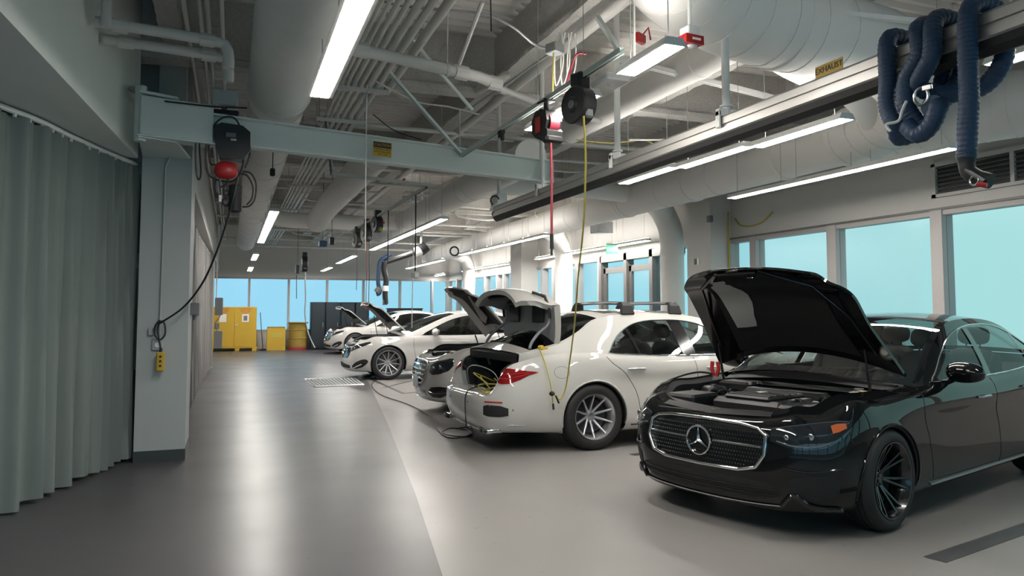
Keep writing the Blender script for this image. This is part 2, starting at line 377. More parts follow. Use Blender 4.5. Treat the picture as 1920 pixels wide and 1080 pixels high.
# slatted vent grille high in the right wall
vr = empty('wall_vent', (XR, 5.6, 3.1), 0, 'dark horizontal slat vent grille high above the near right window', 'vent')
b = MB()
for (c, d) in (((-.01, 0, .28), (.08, 2.9, .06)), ((-.01, 0, -.13), (.08, 2.9, .04)), ((-.01, 1.39, .07), (.08, .06, .44)), ((-.01, -1.4, .07), (.08, .06, .44)), ((-.01, .35, .07), (.07, .05, .40)), ((-.01, -.62, .07), (.07, .05, .40))): b.box(c, d)
b.build('vent_frame', 'wall', vr, smooth=0)
b = MB(); b.box((.0, 0, .07), (.01, 2.8, .38)); b.build('backing', 'black', vr, smooth=0)
for k in range(7):
    b = MB(); T = Matrix.Translation((-.015, 0, -.09 + .055 * k)) @ Matrix.Rotation(math.radians(-40), 4, 'Y'); b.box((0, 0, 0), (.05, 2.76, .006), M4=T); b.build('slat', 'grey', vr, smooth=0)

# left side: bulkhead above the curtain, column, low walls beyond
blk = MB()
pe = [(-1.42, -3.0), (-1.13, 4.35), (-.90, 8.14)]
blk.grid([[(x, y, 3.0) for x, y in pe], [(x, y, CEIL + .05) for x, y in pe]])
blk.grid([[(-7, y, 3.0) for x, y in pe], [(x, y, 3.0) for x, y in pe]])
wall_l = blk.build('wall_left', 'bulk', smooth=0, kind='structure')
panel('trim_2', [((-4.3, 2.5, 2.995), (5.4, 11.2, .004))], 'wall_grey').hide_render = False
column = panel('column', [((-.63, 8.50, 1.73), (.46, .72, 3.46)), ((-.62, 8.55, 3.8), (.26, .30, .9))], 'col')
column['label'] = 'grey green square column carrying the jib crane'; column['category'] = 'column'
MB().box((-.63, 8.50, .055), (.468, .728, .11)).build('baseboard_left', 'base', smooth=0, kind='structure')
# thin conduit bent down the column face
b = MB(); b.tube([at(520, 0, Y=8.1)] and [(-.14, 8.12, 3.42), (-.40, 8.12, 3.24), (-.60, 8.12, 3.05), (-.645, 8.12, 2.93), (-.655, 8.12, 1.25)], .011, 8)
b.build('conduit', 'col', label='thin painted conduit bent down the face of the jib column', cat='conduit')
# wall beyond the column: header over the second curtain, then the pier at its end
panel('wall_left_2', [((-2.6, 15.2, 3.90), (4.3, 12.6, 1.88)), ((-.62, 21.2, CEIL / 2), (.36, .55, CEIL)), ((-2.45, 26.0, 3.9), (4.0, 9.5, 1.88)), ((-2.6, 21.2, CEIL / 2), (4.0, .3, CEIL))], 'wall')
# curtains: pleated cloth hung from a rail
def curtain(name, path, z0, z1, n, amp, label, m, railm, seed=1, group=None):
    """path: plan polyline; pleats ripple about it, deeper where gathered"""
    rnd = random.Random(seed); P_ = crom([(x, y, 0) for x, y in path], 10)
    L = [0]
    for i in range(1, len(P_)): L.append(L[-1] + (P_[i] - P_[i - 1]).length)
    tot = L[-1]
    def pos(s):
        s = max(0, min(tot, s))
        for i in range(1, len(L)):
            if L[i] >= s: t = (s - L[i - 1]) / max(1e-9, L[i] - L[i - 1]); return P_[i - 1].lerp(P_[i], t), (P_[i] - P_[i - 1]).normalized()
    root = empty(name, (0, 0, 0), 0, label, 'curtain', group)
    nodes = [0.0]
    while nodes[-1] < tot: nodes.append(nodes[-1] + n(nodes[-1] / tot) * rnd.uniform(.75, 1.3))
    ph = lambda s: next((i + (s - nodes[i]) / (nodes[i + 1] - nodes[i]) for i in range(len(nodes) - 1) if nodes[i] <= s <= nodes[i + 1]), 0)
    sc = [rnd.uniform(.6, 1.3) for _ in range(len(nodes) + 2)]; sk = [rnd.uniform(-.05, .05) for _ in range(len(nodes) + 2)]
    rows = []; NZ = 16; NSS = int(tot / .018)
    for j in range(NZ + 1):
        tz = j / NZ; z = z1 + (z0 - z1) * tz; row = []
        for i in range(NSS + 1):
            s = tot * i / NSS; p, t = pos(s); f = ph(s + sk[int(ph(s))] * tz * .6); k = int(f); nr = Vector((-t.y, t.x, 0))
            a = amp * sc[k] * (.55 + .45 * tz) * math.sin(2 * PI * f) + amp * .35 * math.sin(4.3 * PI * f + 2 * tz)
            row.append(p + nr * a + Vector((0, 0, z + (rnd.random() * 0 + .012 * math.sin(9 * s)) * tz)))
        rows.append(row)
    b = MB(); b.grid(rows); cl = b.build('cloth', m, root, smooth=60)
    b = MB(); b.tube([p + Vector((0, 0, z1 + .03)) for p in P_], .022, 8); b.build('rail', railm, root)
    for k in range(int(tot / .16)):
        p, t = pos(.08 + k * .16); b = MB(); b.box((p.x, p.y, z1 + .012), (.018, .018, .05), math.atan2(t.y, t.x)); b.build('hook', 'white', root, smooth=0)
    return root
curtain('curtain', [(-.93, 8.28), (-1.12, 7.75), (-1.30, 7.15), (-1.50, 6.45), (-2.0, 5.6), (-2.9, 5.0)], .03, 2.93,
        lambda t: .12 + .26 * min(1, t * 1.5), .062, 'long grey pleated curtain hanging in front of the column at left', 'curtain', 'white', 4)
curtain('curtain', [(-.62, 9.3), (-.60, 11.5), (-.60, 15.0), (-.56, 17.5), (-.50, 20.7)], .05, 2.86,
        lambda t: .22, .06, 'far grey pleated curtain behind the column along the left wall', 'curtain2', 'white', 9)
# ================================================================== cars
def paint(name, c, metal=0.0, rough=0.35):
    return mat(name, c, rough, metal, coat=1.0, coatr=0.02, spec=0.0)
M['pblack'] = paint('black_car_paint', (0.004, 0.0045, 0.005), 0.0, 0.22)
M['pwhite'] = paint('white_car_paint', (0.47, 0.462, 0.435), 0.0, 0.35)
M['pwhite2'] = paint('pearl_white_car_paint', (0.50, 0.49, 0.475), 0.0, 0.35)
M['pdark'] = paint('dark_grey_car_paint', (0.02, 0.022, 0.026), 0.2, 0.3)
M['chrome'] = mat('chrome', (0.72, 0.73, 0.73), 0.09, 1.0)
M['satin'] = mat('satin_alloy', (0.50, 0.50, 0.52), 0.28, 0.9)
M['darkalloy'] = mat('dark_alloy', (0.10, 0.10, 0.11), 0.3, 0.8)
M['blackalloy'] = mat('gloss_black_alloy', (0.008, 0.008, 0.009), 0.22, 0.0, coat=0.8)
M['tyre'] = mat('tyre_rubber', (0.013, 0.013, 0.014), 0.62, bump=0.15, scale=70, var=0.2)
M['gloss'] = mat('gloss_black_trim', (0.006, 0.006, 0.007), 0.12, 0.0, coat=0.5)
M['matt'] = mat('matt_black_trim', (0.010, 0.010, 0.011), 0.65, var=0.2)
M['bay'] = mat('engine_bay_plastic', (0.012, 0.012, 0.013), 0.42, bump=0.25, scale=25, var=0.4)
M['liner'] = mat('hood_insulation_felt', (0.006, 0.006, 0.006), 0.9, bump=0.4, scale=60, var=0.2)
M['linergrey'] = mat('grey_inner_panel', (0.36, 0.35, 0.335), 0.55, bump=0.05, var=0.12, scale=6)
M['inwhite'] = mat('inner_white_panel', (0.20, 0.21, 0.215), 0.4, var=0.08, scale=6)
M['cloth'] = mat('black_interior', (0.012, 0.012, 0.013), 0.7, var=0.2, scale=20)
M['boot'] = mat('dark_carpet', (0.010, 0.011, 0.014), 0.9, var=0.3, scale=30)
M['glass'] = glass_mat('car_glass', (0.66, 0.73, 0.72), 0.03, 0, .40)
M['glassd'] = glass_mat('dark_car_glass', (0.16, 0.17, 0.17), 0.03, 0, .45)
M['redlens'] = mat('red_lamp_lens', (0.22, 0.004, 0.006), 0.08, 0.0, coat=1.0)
M['amber'] = mat('amber_reflector', (0.50, 0.11, 0.03), 0.2, coat=0.8)
M['lampglass'] = mat('headlamp_lens', (0.012, 0.014, 0.017), 0.03, 0.0, coat=1.0)
M['lampinner'] = mat('headlamp_inner', (0.25, 0.28, 0.30), 0.15, 0.8)
M['alum'] = mat('cast_aluminium', (0.42, 0.42, 0.40), 0.35, 0.9, var=0.2, scale=14)
M['brass'] = mat('brass_fitting', (0.48, 0.36, 0.14), 0.4, 0.8)
M['engine_grey'] = mat('engine_cover_plastic', (0.016, 0.016, 0.017), 0.38, var=0.3, scale=10, bump=.05)
M['tin'] = mat('licence_plate', (0.45, 0.50, 0.52), 0.4, var=0.05)

def cr_arr(K, u, closed=False):
    """Catmull-Rom on the rows of array K at float index u"""
    n = len(K); i = int(min(max(math.floor(u), 0), n - 2)); t = u - i
    a = K[max(i - 1, 0)] if i > 0 else 2 * K[0] - K[1]; d = K[i + 2] if i + 2 < n else 2 * K[n - 1] - K[n - 2]
    b, c = K[i], K[i + 1]
    return 0.5 * ((2 * b) + (c - a) * t + (2 * a - 5 * b + 4 * c - d) * t * t + (3 * b - a - 3 * c + d) * t ** 3)
def pl(pts, x):
    xs = [p[0] for p in pts]; return float(np.interp(x, xs, [p[1] for p in pts]))
def smoothpl(pts, x):
    """monotone-ish smooth interpolation"""
    xs = [p[0] for p in pts]
    if x <= xs[0]: return pts[0][1]
    if x >= xs[-1]: return pts[-1][1]
    i = max(k for k in range(len(xs)) if xs[k] <= x); i = min(i, len(xs) - 2); h = xs[i + 1] - xs[i]; t = (x - xs[i]) / h
    def sl(k):
        if k == 0: return (pts[1][1] - pts[0][1]) / (xs[1] - xs[0])
        if k == len(xs) - 1: return (pts[-1][1] - pts[-2][1]) / (xs[-1] - xs[-2])
        return (pts[k + 1][1] - pts[k - 1][1]) / (xs[k + 1] - xs[k - 1])
    m0, m1 = sl(i) * h, sl(i + 1) * h; y0, y1 = pts[i][1], pts[i + 1][1]
    return (2 * t ** 3 - 3 * t * t + 1) * y0 + (t ** 3 - 2 * t * t + t) * m0 + (-2 * t ** 3 + 3 * t * t) * y1 + (t ** 3 - t * t) * m1

def make_wheel(car, R, wd, rim, n, style, rimmat, x, ysign, yout, lab=None, detail=True):
    """wheel > rim, spoke..., hub_cap, brake_disc; outer face at |y| = yout"""
    tw = MB(); h = wd / 2
    prof = [(rim, -h + .012), (rim + .012, -h), (R - .045, -h - .006), (R - .018, -h + .012), (R - .004, -h + .04)]
    for k in range(-2, 3): prof += [(R, k * wd * .15 - .010), (R - .006, k * wd * .15 - .008), (R - .006, k * wd * .15 + .0), (R, k * wd * .15 + .002)]
    prof += [(R - .004, h - .04), (R - .018, h - .012), (R - .045, h + .006), (rim + .012, h), (rim, h - .012)]
    tw.lathe(prof, axis='Y', n=56 if detail else 32)
    t = tw.build('wheel', 'tyre', car, smooth=50)
    t.location = (x, ysign * (yout - h), R)
    if ysign < 0: t.rotation_euler = (0, 0, PI)
    # rim barrel (local +y is outside)
    b = MB(); b.lathe([(rim + .004, -h + .01), (rim - .015, -h + .012), (rim - .03, -h * .4), (rim - .035, h * .5), (rim - .012, h - .012), (rim - .002, h + .004), (rim + .006, h + .004), (rim + .006, h - .01)], axis='Y', n=48)
    b.build('rim', rimmat, t, smooth=50)
    b = MB(); b.lathe([(.001, -.01), (rim * .78, -.01), (rim * .78, .004), (.001, .004)], axis='Y', n=40); d = b.build('brake_disc', 'darkalloy' if rimmat != 'blackalloy' else 'matt', t, smooth=30)
    hb = MB(); hb.lathe([(rim * .13, -.03), (rim * .27, -.02), (rim * .25, .018), (rim * .15, .026), (rim * .13, .036), (.001, .040)], axis='Y', n=24)
    for k in range(5):
        a = 2 * PI * k / 5 + .3; hb.lathe([(.010, .02), (.010, .030), (.001, .032)], c=(math.cos(a) * rim * .20, 0, math.sin(a) * rim * .20), axis='Y', n=8)
    hb.build('hub', rimmat, t, smooth=40)
    def spoke(a0, w0, w1, skew=0.0):
        s = MB(); rows = []
        for i in range(6):
            q = i / 5; rr = rim * .20 + (rim * .985 - rim * .20) * q; wid = w0 + (w1 - w0) * q
            yf = .022 + (h - .010 - .022) * (q ** 1.3) + .006 * math.sin(PI * q); yb = yf - .028 + .008 * q; a = a0 + skew * q
            ca, sa = math.cos(a), math.sin(a)
            row = [Vector((rr * ca - o * sa, yy, rr * sa + o * ca)) for o, yy in ((-wid, yb), (-wid * .75, yf - .003), (-wid * .3, yf), (wid * .3, yf), (wid * .75, yf - .003), (wid, yb))]
            rows.append(row)
        s.grid(rows); return s.build('spoke', rimmat, t, smooth=40)
    if style == 'double':      # n pairs
        for k in range(n):
            a = 2 * PI * k / n + PI / 2; spoke(a - .085, .013, .010, -.07); spoke(a + .085, .013, .010, .07)
    else:
        for k in range(n): spoke(2 * PI * k / n + PI / 2, .017, .0085)
    return t

def star_emblem(parent, R, M4, m='chrome', name='emblem'):
    """three-pointed star in a ring, facing local -x of M4"""
    b = MB(); b.tube([M4 @ Vector((0, R * math.cos(a), R * math.sin(a))) for a in [2 * PI * k / 40 for k in range(40)]], R * .075, 8, closed=True)
    for k in range(3):
        a = PI / 2 + 2 * PI * k / 3; tip = Vector((0, R * .97 * math.cos(a), R * .97 * math.sin(a)))
        l = Vector((0, R * .17 * math.cos(a + PI / 3), R * .17 * math.sin(a + PI / 3))); r_ = Vector((0, R * .17 * math.cos(a - PI / 3), R * .17 * math.sin(a - PI / 3)))
        top = Vector((-R * .16, 0, 0)); bk = Vector((R * .05, 0, 0))
        b.add([M4 @ q for q in (tip, l, r_, top, bk)], [(0, 3, 1), (0, 2, 3), (0, 1, 4), (0, 4, 2)])
    return b.build(name, m, parent, smooth=30)

def ellipsoid(b, c, r, nu=16, nv=10, M4=None, p=1.0, mi=0):
    rows = []
    for j in range(nv + 1):
        t = -PI / 2 + PI * j / nv; row = []
        for i in range(nu + 1):
            a = 2 * PI * i / nu
            f = lambda q: math.copysign(abs(q) ** p, q)
            v = Vector((c[0] + r[0] * f(math.cos(t)) * f(math.cos(a)), c[1] + r[1] * f(math.cos(t)) * f(math.sin(a)), c[2] + r[2] * f(math.sin(t))))
            row.append(M4 @ v if M4 is not None else v)
        rows.append(row)
    b.grid(rows, mi)

class Car:
    def __init__(s, spec, name, loc, rz, label):
        s.sp = spec; s.root = empty(name, loc, rz, label, 'car')
        K = []
        for x, y, pk in spec['out']:
            pr = spec['prof'][pk]; K.append([x, y] + [v for p in pr for v in p])
        g0 = list(K[1]); g0[1] = -g0[1]; g1 = list(K[-2]); g1[1] = -g1[1]
        s.K = np.array([g0] + K + [g1], float); s.n = len(K)
        # samples along the outline
        us = [0.0]
        for i in range(s.n - 1):
            a, b = np.array(K[i][:2]), np.array(K[i + 1][:2]); m = max(3, int(np.linalg.norm(b - a) / spec.get('step', .035)))
            us += [i + (k + 1) / m for k in range(m)]
        s.us = us; s.rowsn = spec.get('rows', 4)
        s.P = [s.section(u) for u in us]; s.T = [c[-1] for c in s.P]
        side = [(t.x, t.y, t.z) for t, u in zip(s.T, us)]
        # belt: monotone part of the top row
        s.belt = [q for q in side if spec['belt'][0] - .4 <= q[0] <= spec['belt'][1] + .4 and q[1] > .4]; s.belt.sort()
        s.E = np.array(spec['gh'], float)
    def ev(s, u):
        return cr_arr(s.K, u + 1)
    def section(s, u):
        sg = 1
        if u < 0: u = -u; sg = -1
        q = s.ev(u); e = 1e-3; q2 = s.ev(min(u + e, s.n - 1)); q1 = s.ev(max(u - e, 0)); t = q2[:2] - q1[:2]
        if u < e: t = np.array([0, 1.0])
        if u > s.n - 1 - e: t = np.array([0, -1.0])
        t = t / np.linalg.norm(t); nx, ny = -t[1], t[0]
        Z = np.array(q[2:]).reshape(-1, 2); pts = []
        for i in range(len(Z) - 1):
            for k in range(s.rowsn):
                z, o = cr_arr(Z, i + k / s.rowsn); pts.append(Vector((q[0] + nx * o, sg * (q[1] + ny * o), z)))
        z, o = Z[-1]; pts.append(Vector((q[0] + nx * o, sg * (q[1] + ny * o), z)))
        s._n = Vector((nx, sg * ny, 0)); return pts
    def surf(s, u, z, off=0.0):
        P_ = s.section(u); nrm = s._n
        lo = s.rowsn  # skip the underside return
        for i in range(lo, len(P_) - 1):
            if P_[i].z <= z <= P_[i + 1].z or i == len(P_) - 2:
                t = (z - P_[i].z) / max(1e-6, P_[i + 1].z - P_[i].z); t = max(0, min(1, t)); p = P_[i].lerp(P_[i + 1], t)
                d = P_[i + 1] - P_[i]; tz = Vector((0, 0, 1)); n2 = (nrm * d.z - tz * d.dot(nrm)); n2.normalize()
                return p + n2 * off
        return P_[-1]
    def u_at(s, x):
        """outline index where the side outline reaches x"""
        lo, hi = s.sp['uside']
        for _ in range(40):
            m = (lo + hi) / 2
            if s.ev(m)[0] < x: lo = m
            else: hi = m
        return (lo + hi) / 2
    def patch(s, keys, name, m, off=.006, n=24, rows=6, parent=None, back=.02, sub=False, mirror=True, only=None, smooth=45, curve=True):
        """keys: (u, zlo, zhi) along the outline; a raised plate following the skin"""
        outs = []
        for sg in ((1, -1) if mirror else (1,)):
            if only and sg != only: continue
            g = []; us = [k[0] for k in keys]
            f = smoothpl if curve else pl
            for i in range(n + 1):
                u = us[0] + (us[-1] - us[0]) * i / n
                a = f([(k[0], k[1]) for k in keys], u); b_ = f([(k[0], k[2]) for k in keys], u)
                g.append([s.surf(sg * u, a + (b_ - a) * j / rows, off) for j in range(rows + 1)])
            b = MB(); b.grid(g)
            # edge returns into the body
            loop = [g[i][0] for i in range(n + 1)] + [g[n][j] for j in range(1, rows + 1)] + [g[i][rows] for i in range(n - 1, -1, -1)] + [g[0][j] for j in range(rows - 1, 0, -1)]
            cen = Vector((s.sp['wb'] / 2, 0, .6)); inn = [p + (cen - p).normalized() * back for p in loop]
            b.grid([loop + [loop[0]], inn + [inn[0]]])
            outs.append(b.build(name, m, parent or s.root, smooth=smooth))
        return outs
    def line(s, keys, name, m, r=.005, off=.004, n=40, parent=None, mirror=True, only=None, ns=6):
        """a bead along (u, z) keys on the skin"""
        for sg in ((1, -1) if mirror else (1,)):
            if only and sg != only: continue
            pts = [s.surf(sg * (keys[0][0] + (keys[-1][0] - keys[0][0]) * i / n), smoothpl(keys, keys[0][0] + (keys[-1][0] - keys[0][0]) * i / n), off) for i in range(n + 1)]
            b = MB(); b.tube(pts, r, ns); b.build(name, m, parent or s.root)
    def bead(s, uz, name, m, r=.004, off=.0, parent=None, only=None, closed=False, ns=6):
        for sg in (1, -1):
            if only and sg != only: continue
            b = MB(); b.tube([s.surf(sg * u, z, off) for u, z in uz], r, ns, closed=closed); b.build(name, m, parent or s.root)
    # ---- shell
    def shell(s, cls, mats):
        sp = s.sp; R = sp['arch']; wz = sp['wz']; g = {}
        cols = s.P; NR = len(cols[0])
        pos = [[Vector(p) for p in c] for c in cols]; dead = set()
        for wx in (0.0, sp['wb']):
            for i, c in enumerate(pos):
                for j, p in enumerate(c):
                    if p.y < .5: continue
                    d = math.hypot(p.x - wx, p.z - wz)
                    if d < R: dead.add((i, j))
        used = set()
        for i in range(len(pos) - 1):
            for j in range(NR - 1):
                q = [(i, j), (i + 1, j), (i + 1, j + 1), (i, j + 1)]
                if all(k in dead for k in q): continue
                for k in q:
                    if k in dead: used.add(k)
        for (i, j) in used:
            p = pos[i][j]; wx = 0.0 if abs(p.x) < sp['wb'] / 2 else sp['wb']; dx, dz = p.x - wx, p.z - wz; d = max(1e-4, math.hypot(dx, dz)); k = R / d
            p.x = wx + dx * k; p.z = max(p.z, wz + dz * k) if p.z > wz else wz + dz * k
        s.pos = pos
        for sg in (1, -1):
            for i in range(len(pos) - 1):
                for j in range(NR - 1):
                    q = [(i, j), (i + 1, j), (i + 1, j + 1), (i, j + 1)]
                    if all(k in dead for k in q): continue
                    c = sum((cols[a][b_] for a, b_ in q), Vector()) / 4
                    nm = cls(c.x, c.y, c.z)
                    if nm is None: continue
                    key = nm if nm in ('front_bumper', 'rear_bumper') else (nm, sg)
                    g.setdefault(key, MB()).add([(pos[a][b_].x, sg * pos[a][b_].y, pos[a][b_].z) for a, b_ in (q if sg > 0 else q[::-1])], [(0, 1, 2, 3)])
        objs = {}
        for k, b in g.items():
            nm = k if isinstance(k, str) else k[0]
            objs[k] = b.build(nm, mats.get(nm, sp['paint']), s.root, smooth=50, fixn=True)
        # wheel housings and arch lips
        for wx in (0.0, sp['wb']):
            for sg in (1, -1):
                b = MB(); rows = []
                yo = min(p.y for c in pos for p in c if abs(math.hypot(p.x - wx, p.z - wz) - R) < .02 and p.y > .5) if True else .9
                lip = []
                for k in range(27):
                    a = math.radians(-14 + 208 * k / 26); x, z = wx + R * math.cos(a), wz + R * math.sin(a)
                    u = s.u_at(x); ps = s.section(u); yy = ps[s.rowsn].y
                    for i in range(s.rowsn, len(ps) - 1):
                        if ps[i].z <= z <= ps[i + 1].z: yy = ps[i].y + (ps[i + 1].y - ps[i].y) * (z - ps[i].z) / (ps[i + 1].z - ps[i].z); break
                    lip.append(Vector((x, sg * yy, z)))
                    rows.append([(x, sg * yy, z), (wx + (R - .02) * math.cos(a), sg * (yy - .01), wz + (R - .02) * math.sin(a)), (wx + (R + .0) * math.cos(a), sg * (yy - .05), wz + R * math.sin(a)), (x, sg * .60, z)])
                b.grid(rows); b.add([(wx, sg * .61, wz)] + [(r_[3][0], sg * .61, r_[3][2]) for r_ in rows], [(0, i, i + 1) for i in range(1, len(rows))])
                b.build('wheel_housing', 'matt', s.root, smooth=40)
                b = MB(); b.tube([p + Vector((0, sg * .001, 0)) for p in lip], .009, 6); b.build('arch_lip', sp['paint'], s.root, smooth=60)
        # floor pan
        b = MB(); ring = [(c[0].x, c[0].y) for c in cols if not (c[0].y > .5 and min(abs(c[0].x), abs(c[0].x - sp['wb'])) < R)]
        b.grid([[(x, y, .19) for x, y in ring], [(x, -y, .19) for x, y in ring]])
        b.build('floor_pan', 'matt', s.root, smooth=0)
        return objs
    def top_rows(s, sel, bulge, crown, nv=18, edge=0.0):
        rows = []
        for t in sel:
            ye = t.y; row = []
            for k in range(nv + 1):
                v = -1 + 2 * k / nv; w_ = 1 - v * v
                row.append(Vector((t.x - bulge(t.x) * w_, v * ye, t.z + crown(t.x, ye, abs(v)) )))
            rows.append(row)
        return rows
    def lid(s, rows, name, m, hinge=None, ang=0.0, thick=.028, inner=None, inname=None, lift=.08):
        """outer skin plus a separate inner frame; both swung about the hinge"""
        piv = empty(name + '_pivot') if False else None
        b = MB(); b.grid(rows)
        T = Matrix.Identity(4)
        if hinge: T = Matrix.Translation((hinge[0], 0, hinge[1] + lift)) @ Matrix.Rotation(ang, 4, 'Y') @ Matrix.Translation((-hinge[0], 0, -hinge[1]))
        ny, nx = len(rows), len(rows[0])
        loop = [rows[0][i] for i in range(nx)] + [rows[j][-1] for j in range(1, ny)] + [rows[-1][i] for i in range(nx - 2, -1, -1)] + [rows[j][0] for j in range(ny - 2, 0, -1)]
        dn = [p - Vector((0, 0, thick)) for p in loop]; b.grid([loop + [loop[0]], dn + [dn[0]]])
        b.v = [tuple(T @ Vector(v)) for v in b.v]
        o = b.build(name, m, s.root, smooth=40)
        s.lidT = T
        if inner:
            b = MB(); r2 = [[p - Vector((0, 0, thick)) for p in r] for r in rows]; b.grid(r2, flip=True); b.v = [tuple(T @ Vector(v)) for v in b.v]
            q = b.build(inname or 'inner_panel', inner, o, smooth=40)
        return o
    # ---- greenhouse
    def ep(s, k):
        return cr_arr(s.E, k)
    def e_at_x(s, x):
        lo, hi = 0.0, len(s.E) - 1.0
        for _ in range(40):
            m = (lo + hi) / 2
            if s.ep(m)[0] < x: lo = m
            else: hi = m
        return s.ep(lo)
    def belt_at(s, x):
        xs = [q[0] for q in s.belt]; return float(np.interp(x, xs, [q[1] for q in s.belt])), float(np.interp(x, xs, [q[2] for q in s.belt]))
    def side_pt(s, x, z, sg=1, out=0.0):
        e_ = s.e_at_x(x); yb, zb = s.belt_at(x); w_ = (z - zb) / max(1e-3, e_[2] - zb); w_ = max(0, min(1, w_))
        y = yb + (e_[1] - yb) * w_ + s.sp.get('tumble', .018) * math.sin(PI * w_) * min(1, (e_[2] - zb) / .3)
        return Vector((x, sg * (y + out), zb + (e_[2] - zb) * w_))
    def greenhouse(s):
        sp = s.sp; kw0, kw1, kb0, kb1 = sp['kgl']; nv = 24; vg = sp.get('vg', .93); vr = sp.get('vr', vg); kmax = len(s.E) - 1
        def cell(k0, k1, v0, v1, n, nvv, name, m, smooth=50, lift=0.0):
            rows = []
            for i in range(n + 1):
                x, y, z, cw, bu = s.ep(k0 + (k1 - k0) * i / n)[:5]
                rows.append([Vector((x - bu * (1 - v * v), v * y, z + cw * (1 - v * v) + lift)) for v in [v0 + (v1 - v0) * j / nvv for j in range(nvv + 1)]])
            b = MB(); b.grid(rows); return b.build(name, m, s.root, smooth=smooth)
        gm = sp.get('glass', 'glass')
        cell(kw0, kw1, -vg, vg, 14, 20, 'windscreen', gm)
        cell(kb0, kb1, -vr, vr, 12, 20, 'rear_window', sp.get('rglass', gm))
        if sp.get('sunroof'): cell(sp['sunroof'][0], sp['sunroof'][1], -sp['sunroof'][2], sp['sunroof'][2], 12, 14, 'glass_roof', 'gloss', lift=.004)
        # painted roof with pillars either side of the glass
        b = MB()
        def addc(k0, k1, v0, v1, n, nvv):
            rows = []
            for i in range(n + 1):
                x, y, z, cw, bu = s.ep(k0 + (k1 - k0) * i / n)[:5]
                rows.append([Vector((x - bu * (1 - v * v), v * y, z + cw * (1 - v * v))) for v in [v0 + (v1 - v0) * j / nvv for j in range(nvv + 1)]])
            b.grid(rows)
        for sg in (-1, 1):
            addc(kw0, kw1, *sorted((sg * vg, sg)), 14, 2); addc(kb0, kb1, *sorted((sg * vr, sg)), 12, 2)
        addc(kw1, kb0, -1, 1, 24, 24)
        if kb1 < kmax: addc(kb1, kmax, -1, 1, 6, 20)
        if kw0 > 0: addc(0, kw0, -1, 1, 3, 20)
        # side frames
        x0, x1 = s.E[0][0], s.E[-1][0]; dl = sp['dlo']; xa, xb = dl[0][0], dl[-1][0]; zl = sp.get('zlo', .016)
        NX = 110; xs = [x0 + (x1 - x0) * i / NX for i in range(NX + 1)]
        def zd(x):
            zb = s.belt_at(x)[1] + zl
            return zb if x <= xa or x >= xb else max(zb, min(smoothpl(dl, x), s.e_at_x(x)[2] - .012))
        s.zd = zd
        for sg in (1, -1):
            rows = []; rows2 = []
            for x in xs:
                zb = s.belt_at(x)[1]; e_ = s.e_at_x(x)
                zlo = min(zb + zl, e_[2]); zt = min(zd(x), e_[2])
                rows.append([s.side_pt(x, zt + (e_[2] - zt) * j / 4, sg) for j in range(5)])
                rows2.append([s.side_pt(x, zb + (zlo - zb) * j / 1, sg) for j in range(2)])
            b.grid(rows, flip=sg < 0); b.grid(rows2, flip=sg < 0)
        b.build('roof', sp['paint'], s.root, smooth=45)
        for sg in (1, -1):
            for (a, c, nm, m) in sp['windows']:
                rows = []; n = max(4, int((c - a) / .03))
                if nm == 'pillar':
                    for i in range(5):
                        row = []
                        for j in range(9):
                            w_ = j / 8; xx = a + (c - a) * i / 4; lean = sp.get('lean', .0) * (w_ - .0); xx += lean
                            zb = s.belt_at(xx)[1] + zl; row.append(s.side_pt(xx, zb + (zd(xx) - zb) * w_, sg, .004))
                        rows.append(row)
                else:
                    for i in range(n + 1):
                        row = []
                        for j in range(9):
                            w_ = j / 8; lf = lambda xx: sp.get('lean', .0) * w_
                            xx = a + (c - a) * i / n
                            if not (abs(a - xa) < .01 and i < 2) and not (abs(c - xb) < .01 and i > n - 2):
                                fa = 0 if abs(a - xa) < .01 else 1; fb = 0 if abs(c - xb) < .01 else 1; t = i / n
                                xx += sp.get('lean', .0) * w_ * (fa * (1 - t) + fb * t)
                            zb = s.belt_at(xx)[1] + zl; row.append(s.side_pt(xx, zb + (zd(xx) - zb) * w_, sg, -.004))
                        rows.append(row)
                b2 = MB(); b2.grid(rows, flip=sg < 0); b2.build(nm, m, s.root, smooth=50)
            # trim round the side glass
            n = 60; up = [s.side_pt(xa + (xb - xa) * i / n, zd(xa + (xb - xa) * i / n), sg, .003) for i in range(n + 1)]
            lo = [s.side_pt(xb - (xb - xa) * i / n, s.belt_at(xb - (xb - xa) * i / n)[1] + zl, sg, .003) for i in range(n + 1)]
            b2 = MB(); b2.tube(up + lo[1:-1], sp.get('trimr', .006), 6, closed=True); b2.build('window_trim', sp.get('trim', 'chrome'), s.root, smooth=60)
    def cabin(s, xs_front, xs_rear, dash, m='cloth', wheel_sg=-1):
        """seats, dashboard, steering wheel; z of cushions about .55"""
        for x0, nm in ((xs_front, 'front_seat'), (xs_rear, 'rear_seat')):
            for sg in (1, -1):
                b = MB(); y = sg * .37
                ellipsoid(b, (x0, y, .50), (.28, .25, .10), p=.6)
                Tm = Matrix.Translation((x0 + .30, y, .80)) @ Matrix.Rotation(math.radians(18), 4, 'Y')
                ellipsoid(b, (0, 0, 0), (.10, .25, .34), M4=Tm, p=.6)
                for o in (-.22, .22): ellipsoid(b, (-.04, o, 0), (.10, .05, .28), M4=Tm, p=.8)
                b.tube([Tm @ Vector((0, .06, .3)), Tm @ Vector((-.02, .06, .42))], .008, 6); b.tube([Tm @ Vector((0, -.06, .3)), Tm @ Vector((-.02, -.06, .42))], .008, 6)
                ellipsoid(b, (-.02, 0, .455), (.055, .14, .085), M4=Tm, p=.65)
                b.build(nm, m, s.root, smooth=60)
        b = MB(); rows = []
